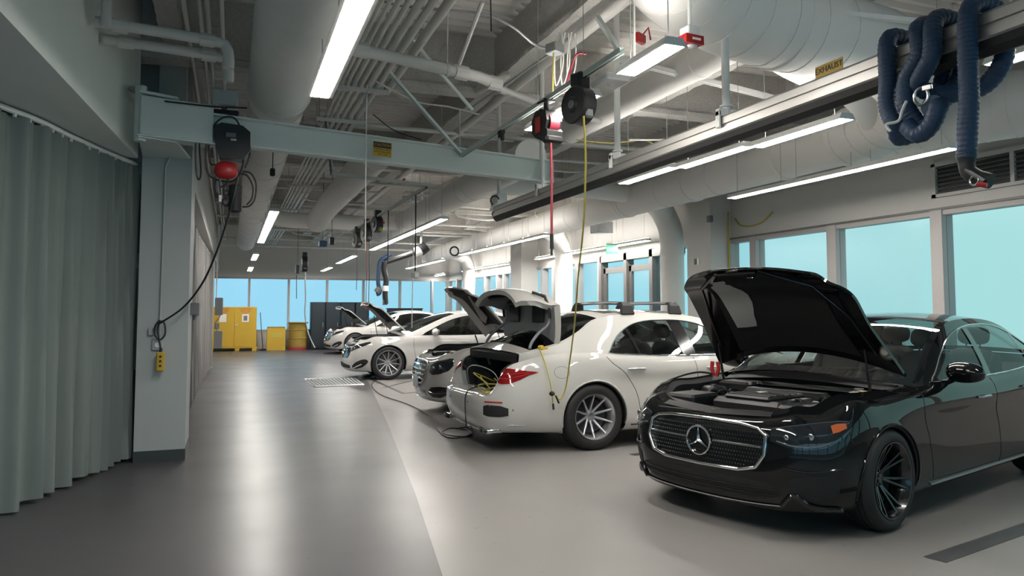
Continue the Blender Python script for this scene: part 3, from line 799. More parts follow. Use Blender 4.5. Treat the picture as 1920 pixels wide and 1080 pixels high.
        for j in range(13):
            y = -.70 + 1.40 * j / 12; c = 1 - (y / .72) ** 2 * .35
            rows.append([(dash - .35, y, .86), (dash - .05, y, .90 + .03 * c), (dash + .14, y, .86 + .04 * c), (dash + .20, y, .78), (dash + .12, y, .55), (dash + .05, y, .35)])
        b.grid(rows); b.build('dashboard', 'matt', s.root, smooth=60)
        b = MB(); Tm = Matrix.Translation((dash + .34, wheel_sg * .37, .84)) @ Matrix.Rotation(math.radians(-25), 4, 'Y')
        b.tube([Tm @ Vector((0, .18 * math.cos(a), .18 * math.sin(a))) for a in [2 * PI * k / 32 for k in range(32)]], .014, 8, closed=True)
        for a in (0, PI, -PI / 2): b.tube([Tm @ Vector((0, .05 * math.cos(a), .05 * math.sin(a))), Tm @ Vector((0, .175 * math.cos(a), .175 * math.sin(a)))], .016, 6)
        ellipsoid(b, (0, 0, 0), (.03, .065, .055), M4=Tm); b.build('steering_wheel', 'matt', s.root, smooth=60)
        # inner floor, door cards and parcel shelf keep the cabin dark
        b = MB(); b.grid([[(dash - .4, y, .30), (xs_rear + .45, y, .30), (xs_rear + .62, y, .80), (xs_rear + .95, y, .97)] for y in (-.72, .72)])
        for sg in (1, -1): b.grid([[(x, sg * .78, z) for x in (dash - .3, dash + .2, xs_rear + .2, xs_rear + .5)] for z in (.30, .6, .88)])
        b.build('cabin_lining', m, s.root, smooth=0)
    def mirror(s, x, y, z, m, size=1.0, foot=.10):
        for sg in (1, -1):
            b = MB()
            rows = []
            for j in range(13):
                t = -PI / 2 + PI * j / 12; row = []
                for i in range(21):
                    a = 2 * PI * i / 20; ca, sa = math.cos(a), math.sin(a)
                    xx = -.085 * max(0, -ca) ** .0 * 0 + (.085 * ca if ca < 0 else .045 * ca)
                    yy = .125 * math.sin(t); k = max(0, math.cos(t)) ** .6
                    row.append((x + size * xx * k - .02 * math.sin(t), sg * (y + size * yy), z + size * .072 * sa * k * (1 - .12 * math.sin(t))))
                rows.append(row)
            b.grid(rows); o = b.build('wing_mirror', m, s.root, smooth=60)
            b = MB(); b.tube([(x + .02, sg * (y - .23), z - foot), (x + .01, sg * (y - .14), z - foot + .015), (x, sg * (y - .05), z - .03)], [.022, .020, .028], 8); b.build('mirror_arm', 'gloss', o, smooth=60)
            b = MB(); rows = []
            for j in range(2): pass
            b.add([(x + size * .050, sg * (y + size * .105 * math.cos(a)), z + size * .055 * math.sin(a)) for a in [2 * PI * k / 20 for k in range(20)]], [tuple(range(20))]); b.build('mirror_glass', 'chrome', o, smooth=0)
    def handle(s, x, z, m, L=.20, sides=(1, -1)):
        for sg in sides:
            u = s.u_at(x); p = s.surf(sg * u, z, .0); n = Vector((0, sg, 0))
            b = MB(); b.tube([p + Vector((-L / 2, 0, 0)) + n * .004, p + Vector((-L / 2 + .02, 0, 0)) + n * .022, p + Vector((0, 0, .003)) + n * .027, p + Vector((L / 2 - .02, 0, 0)) + n * .022, p + Vector((L / 2, 0, 0)) + n * .004], [.008, .011, .012, .011, .008], 8)
            b.build('door_handle', m, s.root, smooth=60)
    def seamx(s, pts, side=(1, -1)):
        """door shut line: (x, z) points on the side skin"""
        for sg in side:
            b = MB(); c = crom([(x, 0, z) for x, z in pts], 6); b.tube([s.surf(sg * s.u_at(p.x), p.z, -.0005) for p in c], .0035, 5); b.build('shut_line', 'matt', s.root)
# ---------------------------------------------------------------- shared skin sections (z, outward offset)
PROF = {
 'fc': [(.17, -.14), (.185, -.06), (.27, -.015), (.40, 0), (.53, -.005), (.63, -.02), (.70, -.045), (.745, -.085), (.785, -.17)],
 'fq': [(.17, -.14), (.185, -.06), (.27, -.02), (.40, 0), (.53, -.005), (.63, -.02), (.71, -.05), (.765, -.10), (.81, -.20)],
 'fk': [(.17, -.14), (.19, -.07), (.28, -.03), (.40, -.005), (.53, 0), (.64, -.015), (.73, -.05), (.80, -.11), (.845, -.22)],
 'fw': [(.17, -.16), (.19, -.08), (.30, -.025), (.45, 0), (.58, 0), (.70, -.006), (.80, -.03), (.875, -.08), (.915, -.20)],
 'fd': [(.17, -.16), (.19, -.07), (.29, -.015), (.43, 0), (.58, 0), (.70, -.012), (.80, -.014), (.885, -.045), (.925, -.13)],
 'd1': [(.17, -.16), (.19, -.07), (.28, -.012), (.42, 0), (.56, -.006), (.69, -.018), (.79, -.006), (.88, -.026), (.935, -.065)],
 'd2': [(.17, -.16), (.19, -.07), (.28, -.012), (.42, 0), (.56, -.006), (.70, -.018), (.81, -.006), (.91, -.026), (.965, -.065)],
 'rw': [(.17, -.16), (.19, -.08), (.30, -.02), (.45, 0), (.60, .004), (.73, 0), (.85, -.012), (.95, -.04), (1.0, -.095)],
 'rk': [(.19, -.16), (.21, -.07), (.31, -.015), (.45, 0), (.60, 0), (.74, -.012), (.87, -.04), (.975, -.075), (1.025, -.13)],
 'rc': [(.20, -.18), (.23, -.07), (.33, -.015), (.46, 0), (.58, -.01), (.70, -.035), (.84, -.055), (.985, -.05), (1.03, -.10)],
}
def zshift(pr, dz, s=1.0): return [(z * s + dz * (z / 1.0), o) for z, o in pr]
OUT_E = [(-.855, 0, 'fc'), (-.848, .26, 'fc'), (-.815, .50, 'fq'), (-.735, .69, 'fk'), (-.575, .83, 'fk'), (-.33, .905, 'fw'), (0, .932, 'fw'), (.46, .938, 'fd'),
         (1.0, .94, 'd1'), (1.9, .94, 'd1'), (2.6, .94, 'd2'), (2.96, .938, 'rw'), (3.38, .905, 'rw'), (3.72, .84, 'rk'), (3.94, .72, 'rk'), (4.05, .50, 'rc'), (4.085, .25, 'rc'), (4.09, 0, 'rc')]
GH_E = [(.56, .80, .925, .07, .17), (.95, .745, 1.095, .06, .16), (1.32, .675, 1.265, .05, .12), (1.62, .625, 1.375, .045, .07), (2.05, .605, 1.412, .052, .02), (2.50, .60, 1.40, .055, -.02),
        (2.86, .60, 1.345, .05, -.05), (3.20, .62, 1.235, .045, -.06), (3.52, .665, 1.105, .03, -.06), (3.80, .71, 1.03, .02, -.04)]
def cls_factory(xb_f, xd, xb_r, sill=.27):
    def f(x, y, z):
        if x < xb_f + max(0, (z - .45)) * -.3: return 'front_bumper'
        if x > xb_r + max(0, z - .55) * .9: return 'rear_bumper'
        if z < sill and .35 < x < xd[-1] + .1: return 'side_sill'
        if x < xd[0]: return 'front_fender'
        if x < xd[1]: return 'front_door'
        if x < xd[2]: return 'rear_door'
        return 'rear_fender'
    return f

def engine_bay(c, x0, x1, zt, cover='bay'):
    """tub, cover and hardware under an open bonnet"""
    r = c.root
    T = [t for t in c.T if t.x < x1 + .02 and t.y >= 0]
    b = MB()
    inn = [Vector((t.x + (.05 if t.y < .6 else .02), max(0, t.y - .035), t.z - .05)) for t in T]; dn = [Vector((max(p.x, x0 + .10), max(0, p.y - .03), .45)) for p in inn]
    for sg in (1, -1):
        m_ = lambda P_: [Vector((p.x, sg * p.y, p.z)) for p in P_]
        b.grid([m_(T), m_([t - Vector((0, 0, .015)) for t in T]), m_(inn), m_(dn)])
    b.grid([[Vector((p.x, p.y, .47)) for p in dn], [Vector((p.x, -p.y, .47)) for p in dn]])
    b.box((x1 + .03, 0, .70), (.04, 1.44, .46)); b.build('bay_tub', 'matt', r, smooth=40)
    # slam panel over the radiator
    b = MB(); rows = []
    for k in range(21):
        y = -.66 + 1.32 * k / 20; xf = x0 + .10 + .12 * (abs(y) / .66) ** 2.2; rows.append([(xf, y, zt - .075 + .03 * (abs(y) / .66)), (xf + .06, y, zt - .05 + .03 * (abs(y) / .66)), (xf + .17, y, zt - .055 + .03 * (abs(y) / .66)), (xf + .20, y, zt - .14)])
    b.grid(rows); b.build('radiator_panel', 'matt', r, smooth=40)
    # engine cover: stepped plate with ribs
    b = MB(); b.box((-.02, 0, zt - .075), (.62, .62, .13), ch=.035); b.box((-.06, 0, zt - .0), (.50, .40, .035), ch=.015); b.box((.22, 0, zt - .01), (.16, .70, .07), ch=.025)
    o = b.build('engine_cover', 'engine_grey', r, smooth=30)
    for k in range(6):
        q = MB(); q.box((-.26 + .085 * k, 0, zt + .019), (.018, .36, .012), ch=.004); q.build('cover_rib', 'engine_grey', o, smooth=30)
    star_emblem(o, .045, Matrix.Translation((-.1, 0, zt + .03)) @ Matrix.Rotation(math.radians(90), 4, 'Y'), 'alum', 'cover_emblem')
    def blk(nm, p, d, m, ch=.02, rz=0):
        b = MB(); b.box(p, d, rz, ch=ch); return b.build(nm, m, r, smooth=30)
    blk('air_box', (-.32, -.50, zt - .07), (.36, .26, .14), 'bay'); blk('battery_box', (.34, .50, zt - .02), (.24, .30, .15), 'bay')
    blk('air_box', (-.33, .48, zt - .07), (.34, .28, .14), 'bay'); blk('fuse_box', (.10, -.56, zt - .04), (.26, .20, .12), 'bay')
    for sg in (1, -1):
        b = MB(); b.lathe([(.001, .06), (.03, .06), (.035, .05), (.085, .045), (.10, .03), (.105, 0), (.12, -.10)], c=(.10, sg * .60, zt - .03), n=20); b.build('strut_tower', 'bay', r, smooth=40)
    b = MB(); b.lathe([(.001, .05), (.035, .05), (.035, .03), (.07, .02), (.075, -.06), (.001, -.06)], c=(.36, -.52, zt + .02), n=20); b.build('coolant_tank', 'alum', r, smooth=40)
    b = MB(); b.lathe([(.001, .03), (.03, .03), (.032, .0), (.03, -.03)], c=(.30, -.58, zt + .03), n=16); b.build('filler_cap', 'brass', r, smooth=40)
    rnd = random.Random(3)
    for k in range(16):
        x, y = rnd.uniform(-.5, .35), rnd.choice((-1, 1)) * rnd.uniform(.33, .62); a = rnd.uniform(0, 6.28); q = rnd.uniform(.10, .24)
        pts = crom([(x, y, zt - .06), (x + q * .4 * math.cos(a), y + q * .4 * math.sin(a), zt + .0), (x + q * math.cos(a), max(-.66, min(.66, y + q * math.sin(a))), zt - .04), (x + 1.3 * q * math.cos(a), max(-.68, min(.68, y + 1.2 * q * math.sin(a))), zt - .11)], 5)
        b = MB(); b.tube(pts, rnd.choice((.008, .012, .018)), 7); b.build('engine_hose', rnd.choice(('bay', 'bay', 'matt', 'bay')), r, smooth=60)
    for k in range(9):
        b = MB(); p = (rnd.uniform(-.5, .3), -rnd.uniform(.34, .62), zt - .03); b.box(p, (rnd.uniform(.02, .06), rnd.uniform(.02, .05), .03), rnd.random() * 3, ch=.005); b.build('metal_bracket', rnd.choice(('alum', 'alum', 'steel', 'brass')), r, smooth=30)
    # cowl panel with wiper arms
    b = MB(); rows = []
    for k in range(25):
        v = -1 + k / 12; q = 1 - v * v; y = .76 * v; rows.append([(x1 - .10 * q - .03, y, .88 + .05 * q), (x1 + .03 - .13 * q, y, .905 + .06 * q), (x1 + .10 - .16 * q, y, .915 + .07 * q)])
    b.grid(rows); b.build('cowl_panel', 'matt', r, smooth=40)
    for y0, y1 in ((-.25, .42), (.25, -.40)):
        b = MB(); b.tube([(x1 - .04, y0, .975), (x1 + .03, (y0 + y1) / 2, 1.01), (x1 + .09, y1, 1.03)], .008, 6); b.build('wiper', 'matt', r)

def struts(c, x0, z0, x1, z1, y=.64):
    for sg in (1, -1):
        a, b_ = Vector((x0, sg * y, z0)), Vector((x1, sg * y, z1)); m_ = a.lerp(b_, .55)
        b = MB(); b.tube([a, m_], .011, 8); b.tube([m_, b_], .006, 8); b.build('gas_strut', 'matt', c.root)

def hood_liner(c, rows, T, m, inset=.10, lab=None, zoff=.034, pockets=True):
    nx = len(rows[0]) - 1
    def pt(i, j, dz): return T @ (rows[i][j] - Vector((0, 0, dz)))
    n = len(rows); i0 = int(n * .22); i1 = n - 3; j0, j1 = 3, nx - 3
    b = MB(); b.grid([[pt(i, j, zoff) for j in range(j0, j1 + 1)] for i in range(i0, i1)], flip=True)
    lp = [(i0, j) for j in range(j0, j1 + 1)] + [(i, j1) for i in range(i0 + 1, i1)] + [(i1 - 1, j) for j in range(j1 - 1, j0 - 1, -1)] + [(i, j0) for i in range(i1 - 2, i0, -1)]
    b.grid([[pt(i, j, zoff) for i, j in lp + lp[:1]], [pt(i, j, zoff - .012) for i, j in lp + lp[:1]]])
    return b.build('insulation_panel', m, c.root, smooth=40)

# ================================================================ black saloon, bonnet up
spE = dict(out=OUT_E, prof=PROF, wb=2.961, arch=.372, wz=.342, belt=(.56, 3.8), gh=GH_E, kgl=(.25, 3.0, 5.75, 8.3), uside=(4.0, 14.5), paint='pblack', step=.030,
    dlo=[(.80, .955), (.95, 1.02), (1.2, 1.145), (1.5, 1.268), (1.8, 1.335), (2.15, 1.362), (2.5, 1.355), (2.8, 1.305), (3.05, 1.215), (3.24, 1.10), (3.36, .998)],
    windows=[(.80, 1.76, 'front_window', 'glass'), (1.76, 1.86, 'pillar', 'gloss'), (1.86, 2.78, 'rear_side_window', 'glass'), (2.78, 2.82, 'pillar', 'gloss'), (2.82, 3.36, 'quarter_window', 'glass')], lean=.10)
cE = Car(spE, 'sedan_car', (3.92, 4.70, 0), math.radians(16.8), 'black saloon car in the foreground with its bonnet raised and black wheels')
cE.shell(cls_factory(-.42, (.52, 1.82, 2.62), 3.45), {'side_sill': 'pblack'})
bul = lambda x: pl([(-.5, 0), (.0, .03), (.56, .15)], x); crn = lambda x, ye, v: (1 - v ** 2) * pl([(-.9, 0.0), (-.5, .04), (0, .065), (.56, .075)], x) * min(1, ye / .5)
T_h = [t for t in cE.T if t.x < .50 and t.y > .02]
rows = cE.top_rows(T_h, bul, crn)
def build_hood(c, rows, hinge, ang, paint_, inner, liner):
    o = c.lid(rows, 'hood', paint_, hinge, ang, .026, inner, 'hood_frame'); T = c.lidT.copy()
    hood_liner(c, rows, T, liner).parent = o
    return o, T
hoodE, TE = build_hood(cE, rows, (.50, .93), math.radians(48.5), 'pblack', 'gloss', 'liner')
# raised ribs, latch striker, pull hook, sticker and a pale patch standing in for floor light reflected under the bonnet
def hp(rows, T, fi, fj, dz=.03):
    n = len(rows) - 1; i = fi * n; j = (fj + 1) / 2 * (len(rows[0]) - 1); i0 = min(int(i), n - 1); j0 = min(int(j), len(rows[0]) - 2); a, b_ = i - i0, j - j0
    p = rows[i0][j0] * (1 - a) * (1 - b_) + rows[i0 + 1][j0] * a * (1 - b_) + rows[i0][j0 + 1] * (1 - a) * b_ + rows[i0 + 1][j0 + 1] * a * b_
    return T @ (p - Vector((0, 0, dz)))
def idx_x(rows, x): return min(range(len(rows)), key=lambda i: abs(rows[i][0].x - x)) / (len(rows) - 1)
g = []
for i in range(9):
    t = i / 8; fx = -.52 + .62 * t; lo = .60 - .03 * t; hi = .60 - .46 * math.sin(min(1, .25 + t * 1.1) * PI * .62) * (1 - .35 * t)
    g.append([hp(rows, TE, idx_x(rows, fx), lo + (hi - lo) * j / 6, .040 + .006 * math.sin(PI * j / 6)) for j in range(7)])
b = MB(); b.grid(g); b.build('reflection_patch', 'linergrey', hoodE, smooth=60)['label'] = 'pale grey patch painting reflected floor light under the bonnet'  # reflection in the hood recess put in as a paler colour
for sg in (1, -1):
    b = MB(); b.tube([hp(rows, TE, idx_x(rows, x), sg * v, .036) for x, v in ((-.66, .55), (-.45, .74), (-.1, .84), (.3, .86))], .014, 6); b.build('frame_rib', 'gloss', hoodE, smooth=60)
b = MB(); b.tube([hp(rows, TE, idx_x(rows, -.64), v, .04) for v in (-.35, -.1, .2, .5)], .012, 6); b.build('frame_rib', 'gloss', hoodE, smooth=60)
b = MB(); p = hp(rows, TE, idx_x(rows, -.71), .0, .032); q = hp(rows, TE, idx_x(rows, -.71), .35, .032); p2 = hp(rows, TE, idx_x(rows, -.66), .0, .032); q2 = hp(rows, TE, idx_x(rows, -.66), .33, .032)
b.prism([p, q, q2, p2], (0, 0, 0), (.002, 0, -.004)); b.build('sticker', 'alum', hoodE, smooth=0)
b = MB(); b.tube([hp(rows, TE, idx_x(rows, -.58), v, z) for v, z in ((-.06, .03), (-.06, .07), (-.16, .07), (-.16, .03))], .006, 6); b.build('latch_loop', 'steel', hoodE)
b = MB(); b.tube([hp(rows, TE, idx_x(rows, -.64), .52, .03), hp(rows, TE, idx_x(rows, -.60), .50, .10), hp(rows, TE, idx_x(rows, -.58), .48, .03)], .009, 6); b.build('latch_loop', 'steel', hoodE)
engine_bay(cE, -.855, .50, .83)
hz = lambda x: tuple(TE @ Vector((x, .64, .86)))
struts(cE, .30, .84, hz(.16)[0], hz(.16)[2] - .02)
cE.greenhouse(); cE.cabin(1.45, 2.45, .75)
# boot deck
bd = cE.top_rows([t for t in cE.T if t.x > 3.70 and t.y > .02], lambda x: pl([(3.7, -.04), (4.05, 0)], x), lambda x, ye, v: (1 - v * v) * .02 * min(1, ye / .5))
b = MB(); b.grid(bd); b.build('trunk_lid', 'pblack', cE.root, smooth=50)
# grille: dark field of small stars in a chrome octagon with a centre bar and star
gk = [(-1.98, .55, .66), (-1.70, .455, .70), (-1.2, .425, .715), (0, .42, .72), (1.2, .425, .715), (1.70, .455, .70), (1.98, .55, .66)]
cE.patch(gk, 'grille', 'gloss', off=.004, n=40, rows=8, mirror=False, curve=False)
gr = [o for o in kids(cE.root) if o.name.startswith('grille')][0]
def octo(c, gk, off, name, m, r, parent):
    up = [(u, zh) for u, zl, zh in gk]; dn = [(u, zl) for u, zl, zh in gk]
    ring = []
    for seq in (up, dn[::-1]):
        for a, b_ in zip(seq[:-1], seq[1:]):
            for k in range(8): t = k / 8; ring.append((a[0] + (b_[0] - a[0]) * t, a[1] + (b_[1] - a[1]) * t))
    pts = [c.surf(u, z, off) for u, z in ring]
    b = MB(); b.tube(pts, r, 8, closed=True); return b.build(name, m, parent, smooth=60)
octo(cE, gk, .012, 'grille_frame', 'chrome', .0125, gr)
st = MB()
for j in range(11):
    for i in range(46):
        u = -1.9 + 3.8 * (i + (.5 if j % 2 else 0)) / 46; z = .435 + .275 * j / 10.5
        lo, hi = pl([(k[0], k[1]) for k in gk], u) + .022, pl([(k[0], k[2]) for k in gk], u) - .022
        if z < lo or z > hi or (abs(z - .585) < .012): continue
        p = cE.surf(u, z, .010); s_ = .0055
        st.add([p + Vector((0, s_, 0)), p + Vector((0, 0, s_)), p + Vector((0, -s_, 0)), p + Vector((0, 0, -s_)), p + Vector((-.006, 0, 0))], [(0, 1, 4), (1, 2, 4), (2, 3, 4), (3, 0, 4)])
st.build('grille_studs', 'darkalloy', gr, smooth=0, kind='stuff')
for sg in (1, -1):
    b = MB(); b.tube([cE.surf(sg * u, .585, .014) for u in (.42, .8, 1.2, 1.6, 1.86)], .0085, 6); b.build('grille_bar', 'chrome', gr)
star_emblem(gr, .098, Matrix.Translation(cE.surf(0, .575, .030)), 'chrome')
b = MB(); b.lathe([(.001, 0), (.088, 0)], axis='X', n=28, c=cE.surf(0, .575, .018)); b.build('emblem_backing', 'gloss', gr)
cE.bead([(u, .762 - .01 * abs(u) / 2) for u in [-2 + 4 * k / 24 for k in range(13, 25)]], 'nose_strip', 'chrome', r=.006, off=.001, only=1)
# headlamps: long narrow lens with a chrome brow, projector and amber corner
hk = [(2.10, .630, .700), (2.6, .600, .722), (3.2, .590, .740), (3.8, .605, .752), (4.3, .655, .760), (4.62, .715, .758)]
for o in cE.patch(hk, 'headlight', 'lampglass', off=.008, n=30, rows=6, curve=False):
    sg = 1 if sum(v.co.y for v in o.data.vertices) > 0 else -1
    for u, z, rr in ((2.6, .66, .018), (3.35, .67, .022)):
        b = MB(); ellipsoid(b, tuple(cE.surf(sg * u, z, .010)), (.006, rr, rr)); b.build('lamp_projector', 'steel', o, smooth=60)
    b = MB(); b.tube([cE.surf(sg * u, pl([(k[0], k[1]) for k in hk], u) + .015, .011) for u in (2.3, 2.7, 3.1, 3.3, 3.6, 3.9)], .006, 6); b.build('lamp_strip', 'lampinner', o)
    b = MB(); g = [[cE.surf(sg * u, z, .011) for z in (zl, zh)] for u, zl, zh in ((4.05, .690, .735), (4.25, .700, .748), (4.5, .722, .750))]; b.grid(g); b.build('amber_reflector', 'amber', o, smooth=0)
    b = MB(); b.tube([cE.surf(sg * u, pl([(k[0], k[2]) for k in hk], u) + .002, .008) for u in (2.12, 2.6, 3.2, 3.8, 4.3, 4.6)], .005, 6); b.build('lamp_brow', 'darkalloy', o)
# lower air intakes, splitter
lk = [(-2.4, .285, .34), (-1.9, .255, .365), (0, .245, .375), (1.9, .255, .365), (2.4, .285, .34)]
cE.patch(lk, 'air_intake', 'matt', off=.003, n=30, rows=3, mirror=False, curve=False)
for k in range(2): cE.line([(-2.3, .29 + .035 * k), (0, .28 + .035 * k), (2.3, .29 + .035 * k)], 'intake_bar', 'gloss', r=.006, off=.008, n=30, mirror=False)
cE.patch([(2.65, .30, .40), (3.2, .27, .43), (3.9, .28, .43), (4.2, .31, .40)], 'side_intake', 'matt', off=.003, n=16, rows=3, curve=False)
cE.line([(2.5, .47), (3.2, .455), (4.3, .47)], 'bumper_crease', 'gloss', r=.008, off=.0, n=24)
cE.line([(-2.4, .222), (0, .205), (2.4, .222)], 'splitter_strip', 'chrome', r=.006, off=.006, n=30, mirror=False)
cE.line([(2.4, .225), (2.8, .30), (3.3, .235), (4.4, .205)], 'splitter_fin', 'gloss', r=.017, off=.012, n=30, ns=8)
for x0, x1 in ((.70, 2.55),):
    for sg in (1, -1):
        b = MB(); b.tube([cE.surf(sg * cE.u_at(x), .235, .006) for x in np.linspace(x0 - .12, x1, 14)], .010, 6); b.build('sill_strip', 'satin', cE.root)
cE.seamx([(.52, .885), (.50, .75), (.55, .5), (.60, .28)]); cE.seamx([(1.80, .93), (1.80, .7), (1.82, .4), (1.82, .25)]); cE.seamx([(2.66, .98), (2.70, .85), (2.62, .68), (2.52, .45), (2.47, .26)]); cE.seamx([(.6, .265), (1.5, .262), (2.45, .265)])
cE.seamx([(-.36, .84), (-.44, .70), (-.42, .62)])
cE.handle(1.52, .80, 'satin', .22); cE.handle(2.45, .83, 'satin', .22); cE.mirror(.98, 1.02, 1.02, 'pblack', 1.1)
cE.patch([(13.4, .70, .86), (14.6, .68, .90), (15.6, .70, .88)], 'tail_light', 'redlens', off=.006, n=14, rows=4)
for x in (0, 2.961):
    for sg in (1, -1): make_wheel(cE.root, .342, .245, .250, 7, 'double', 'blackalloy', x, sg, .928)

# ================================================================ big white saloon, boot open, seen from its rear corner
def prS(k, w_=0): return [(z * 1.03, o) for z, o in PROF[k]]
PS = {k: prS(k) for k in PROF}
PS['rc'] = [(.20, -.20), (.225, -.09), (.31, -.03), (.40, 0), (.50, 0), (.57, -.012), (.60, -.06), (.615, -.14), (.625, -.20)]
PS['rk2'] = [(.20, -.18), (.225, -.08), (.31, -.025), (.43, 0), (.56, 0), (.69, -.015), (.80, -.05), (.90, -.085), (.96, -.14)]
PS['rk3'] = [(.20, -.18), (.225, -.08), (.31, -.025), (.42, 0), (.54, 0), (.65, -.01), (.74, -.03), (.82, -.06), (.87, -.12)]
PS['rk1'] = [(.19, -.16), (.215, -.07), (.31, -.015), (.45, 0), (.60, .002), (.74, -.006), (.86, -.028), (.965, -.065), (1.02, -.12)]
OUT_S = [(-.86, 0, 'fc'), (-.85, .26, 'fc'), (-.81, .52, 'fq'), (-.735, .72, 'fk'), (-.575, .87, 'fk'), (-.33, .945, 'fw'), (0, .972, 'fw'), (.46, .977, 'fd'),
         (1.0, .978, 'd1'), (2.0, .978, 'd1'), (2.8, .978, 'd2'), (3.216, .976, 'rw'), (3.65, .95, 'rk1'), (3.98, .90, 'rk2'), (4.22, .80, 'rk3'), (4.37, .62, 'rc'), (4.42, .30, 'rc'), (4.43, 0, 'rc')]
GH_S = [(.56, .83, .95, .07, .17), (1.0, .765, 1.135, .06, .16), (1.38, .695, 1.30, .05, .12), (1.72, .645, 1.415, .045, .07), (2.2, .62, 1.447, .053, .02), (2.75, .615, 1.435, .055, -.02),
        (3.05, .63, 1.372, .07, -.04), (3.25, .69, 1.25, .13, -.05), (3.50, .74, 1.135, .14, -.05), (3.80, .765, 1.07, .08, -.05), (4.02, .77, 1.03, .02, -.03)]
spS = dict(out=OUT_S, prof=PS, wb=3.216, arch=.385, wz=.355, belt=(.56, 4.02), gh=GH_S, sunroof=(3.4, 5.2, .78), kgl=(.25, 3.0, 5.75, 9.3), uside=(4.0, 13.5), paint='pwhite', step=.035, vg=.90, vr=.955,
    dlo=[(.82, .975), (1.0, 1.05), (1.3, 1.19), (1.6, 1.30), (1.9, 1.365), (2.2, 1.375), (2.45, 1.36), (2.65, 1.31), (2.82, 1.22), (2.93, 1.12), (3.01, 1.015)],
    windows=[(.82, 1.86, 'front_window', 'glass'), (1.86, 2.04, 'pillar', 'gloss'), (2.04, 2.60, 'rear_side_window', 'glass'), (2.60, 2.64, 'pillar', 'gloss'), (2.64, 3.01, 'quarter_window', 'glassd')], lean=.08, trimr=.008, rglass='glassd')
cS = Car(spS, 'sedan_car', (6.83, 8.19, 0), math.radians(182), 'white saloon car with its boot lid open, roof bars and yellow cord on the flank')
_cl = cls_factory(-.42, (.56, 1.96, 2.72), 3.75)
cS.shell(lambda x, y, z: _cl(x, y, z), {})
cS.greenhouse(); cS.cabin(1.55, 2.62, .78)
hr = cS.top_rows([t for t in cS.T if t.x < .55 and t.y > .02], bul, crn)
b = MB(); b.grid(hr); b.build('hood', 'pwhite', cS.root, smooth=50)
# boot: opening sides, well, lid swung up on white goose-neck arms
Tt = [t for t in cS.T if t.x > 3.98 and t.y > 0]
b = MB()
inn = [Vector((t.x - (.05 if t.y < .65 else 0), max(0, t.y - (.05 if t.y > .05 else 0)), t.z - .03)) for t in Tt]; dn = [Vector((min(p.x, 4.22), max(0, p.y * .92), .42)) for p in inn]
for sg in (1, -1):
    m_ = lambda P_: [Vector((p.x, sg * p.y, p.z)) for p in P_]
    b.grid([m_(inn), m_(dn)])
b.grid([[Vector((x, y, .42)) for x in (3.3, 3.7, 4.0, 4.22)] for y in (-.7, .7)]); b.grid([[(3.35, y, z) for z in (.42, .98)] for y in (-.7, .7)])
for sg in (1, -1): b.grid([[(x, sg * .70, z) for z in (.42, .90)] for x in (3.35, 4.0)])
b.build('boot_well', 'boot', cS.root, smooth=40)
b = MB()
for sg in (1, -1):
    m_ = lambda P_: [Vector((p.x, sg * p.y, p.z)) for p in P_]
    b.grid([m_(Tt), m_([t + Vector((-.02, -.012 if t.y > .1 else 0, .004)) for t in Tt]), m_(inn)])
b.build('boot_sill', 'inwhite', cS.root, smooth=40)
b = MB(); sl = []
for sg in (1, -1): b.tube([Vector((p.x - .01, sg * p.y, p.z + .025)) for p in inn], .012, 6)
b.build('boot_seal', 'rubber', cS.root, smooth=60)
# deck around the opening and rear shelf
b = MB(); b.grid([[Vector((3.95 + .04 * (1 - v * v), .74 * v, 1.045 + .02 * (1 - v * v))) for v in np.linspace(-1, 1, 15)], [Vector((4.03 + .04 * (1 - v * v), .74 * v, 1.01)) for v in np.linspace(-1, 1, 15)], [Vector((4.03, .74 * v, .93)) for v in np.linspace(-1, 1, 15)]]); b.build('rear_shelf', 'matt', cS.root, smooth=40)
# lid profile: top deck then the vertical tail, spoiler lip between
lidp = [(3.84, 1.05, .74), (3.93, 1.045, .78), (4.04, 1.038, .80), (4.15, 1.035, .795), (4.26, 1.032, .775), (4.345, 1.035, .74), (4.365, 1.02, .72), (4.36, .95, .70), (4.375, .88, .70), (4.40, .80, .70), (4.405, .72, .69), (4.40, .62, .66), (4.38, .57, .64)]
def lidrow(x, z, hw, off=0.0): return [Vector((x - (.06 + .09 * (v * v)) * (1 if x > 4.3 else .3) * (v * v) - off * .6, hw * v, z + .012 * (1 - v * v) * (1 if z > 1 else 0) - (off if z > 1 else 0))) for v in np.linspace(-1, 1, 19)]
TL = Matrix.Translation((3.53, 0, 1.17)) @ Matrix.Rotation(math.radians(-91), 4, 'Y') @ Matrix.Translation((-3.84, 0, -1.05))
b = MB(); R1 = [lidrow(*p) for p in lidp]; b.grid([[TL @ q for q in r] for r in R1])
R2 = [lidrow(x - (.05 if z < 1.03 else .02), z - (.045 if x < 4.36 else 0) + (.02 if z < .7 else 0), hw - .05) for x, z, hw in lidp]
lo_ = lambda R_: [R_[0][i] for i in range(19)] + [R_[j][-1] for j in range(1, len(R_))] + [R_[-1][i] for i in range(17, -1, -1)] + [R_[j][0] for j in range(len(R_) - 2, 0, -1)]
a_, b__ = lo_(R1), lo_(R2); b.grid([[TL @ q for q in a_ + a_[:1]], [TL @ q for q in b__ + b__[:1]]])
lid = b.build('trunk_lid', 'pwhite', cS.root, smooth=45)
b = MB(); b.grid([[TL @ q for q in r] for r in R2], flip=True); b.build('lid_inner_panel', 'inwhite', lid, smooth=45)
def lp_(x, y, z): return TL @ Vector((x, y, z))
b = MB()
for y in (-.34, .34): b.box((4.12, y, .975), (.20, .30, .02), M4=TL, ch=.008)
b.box((4.28, 0, .96), (.10, 1.1, .06), M4=TL, ch=.02); b.build('lid_lining', 'matt', lid, smooth=30)
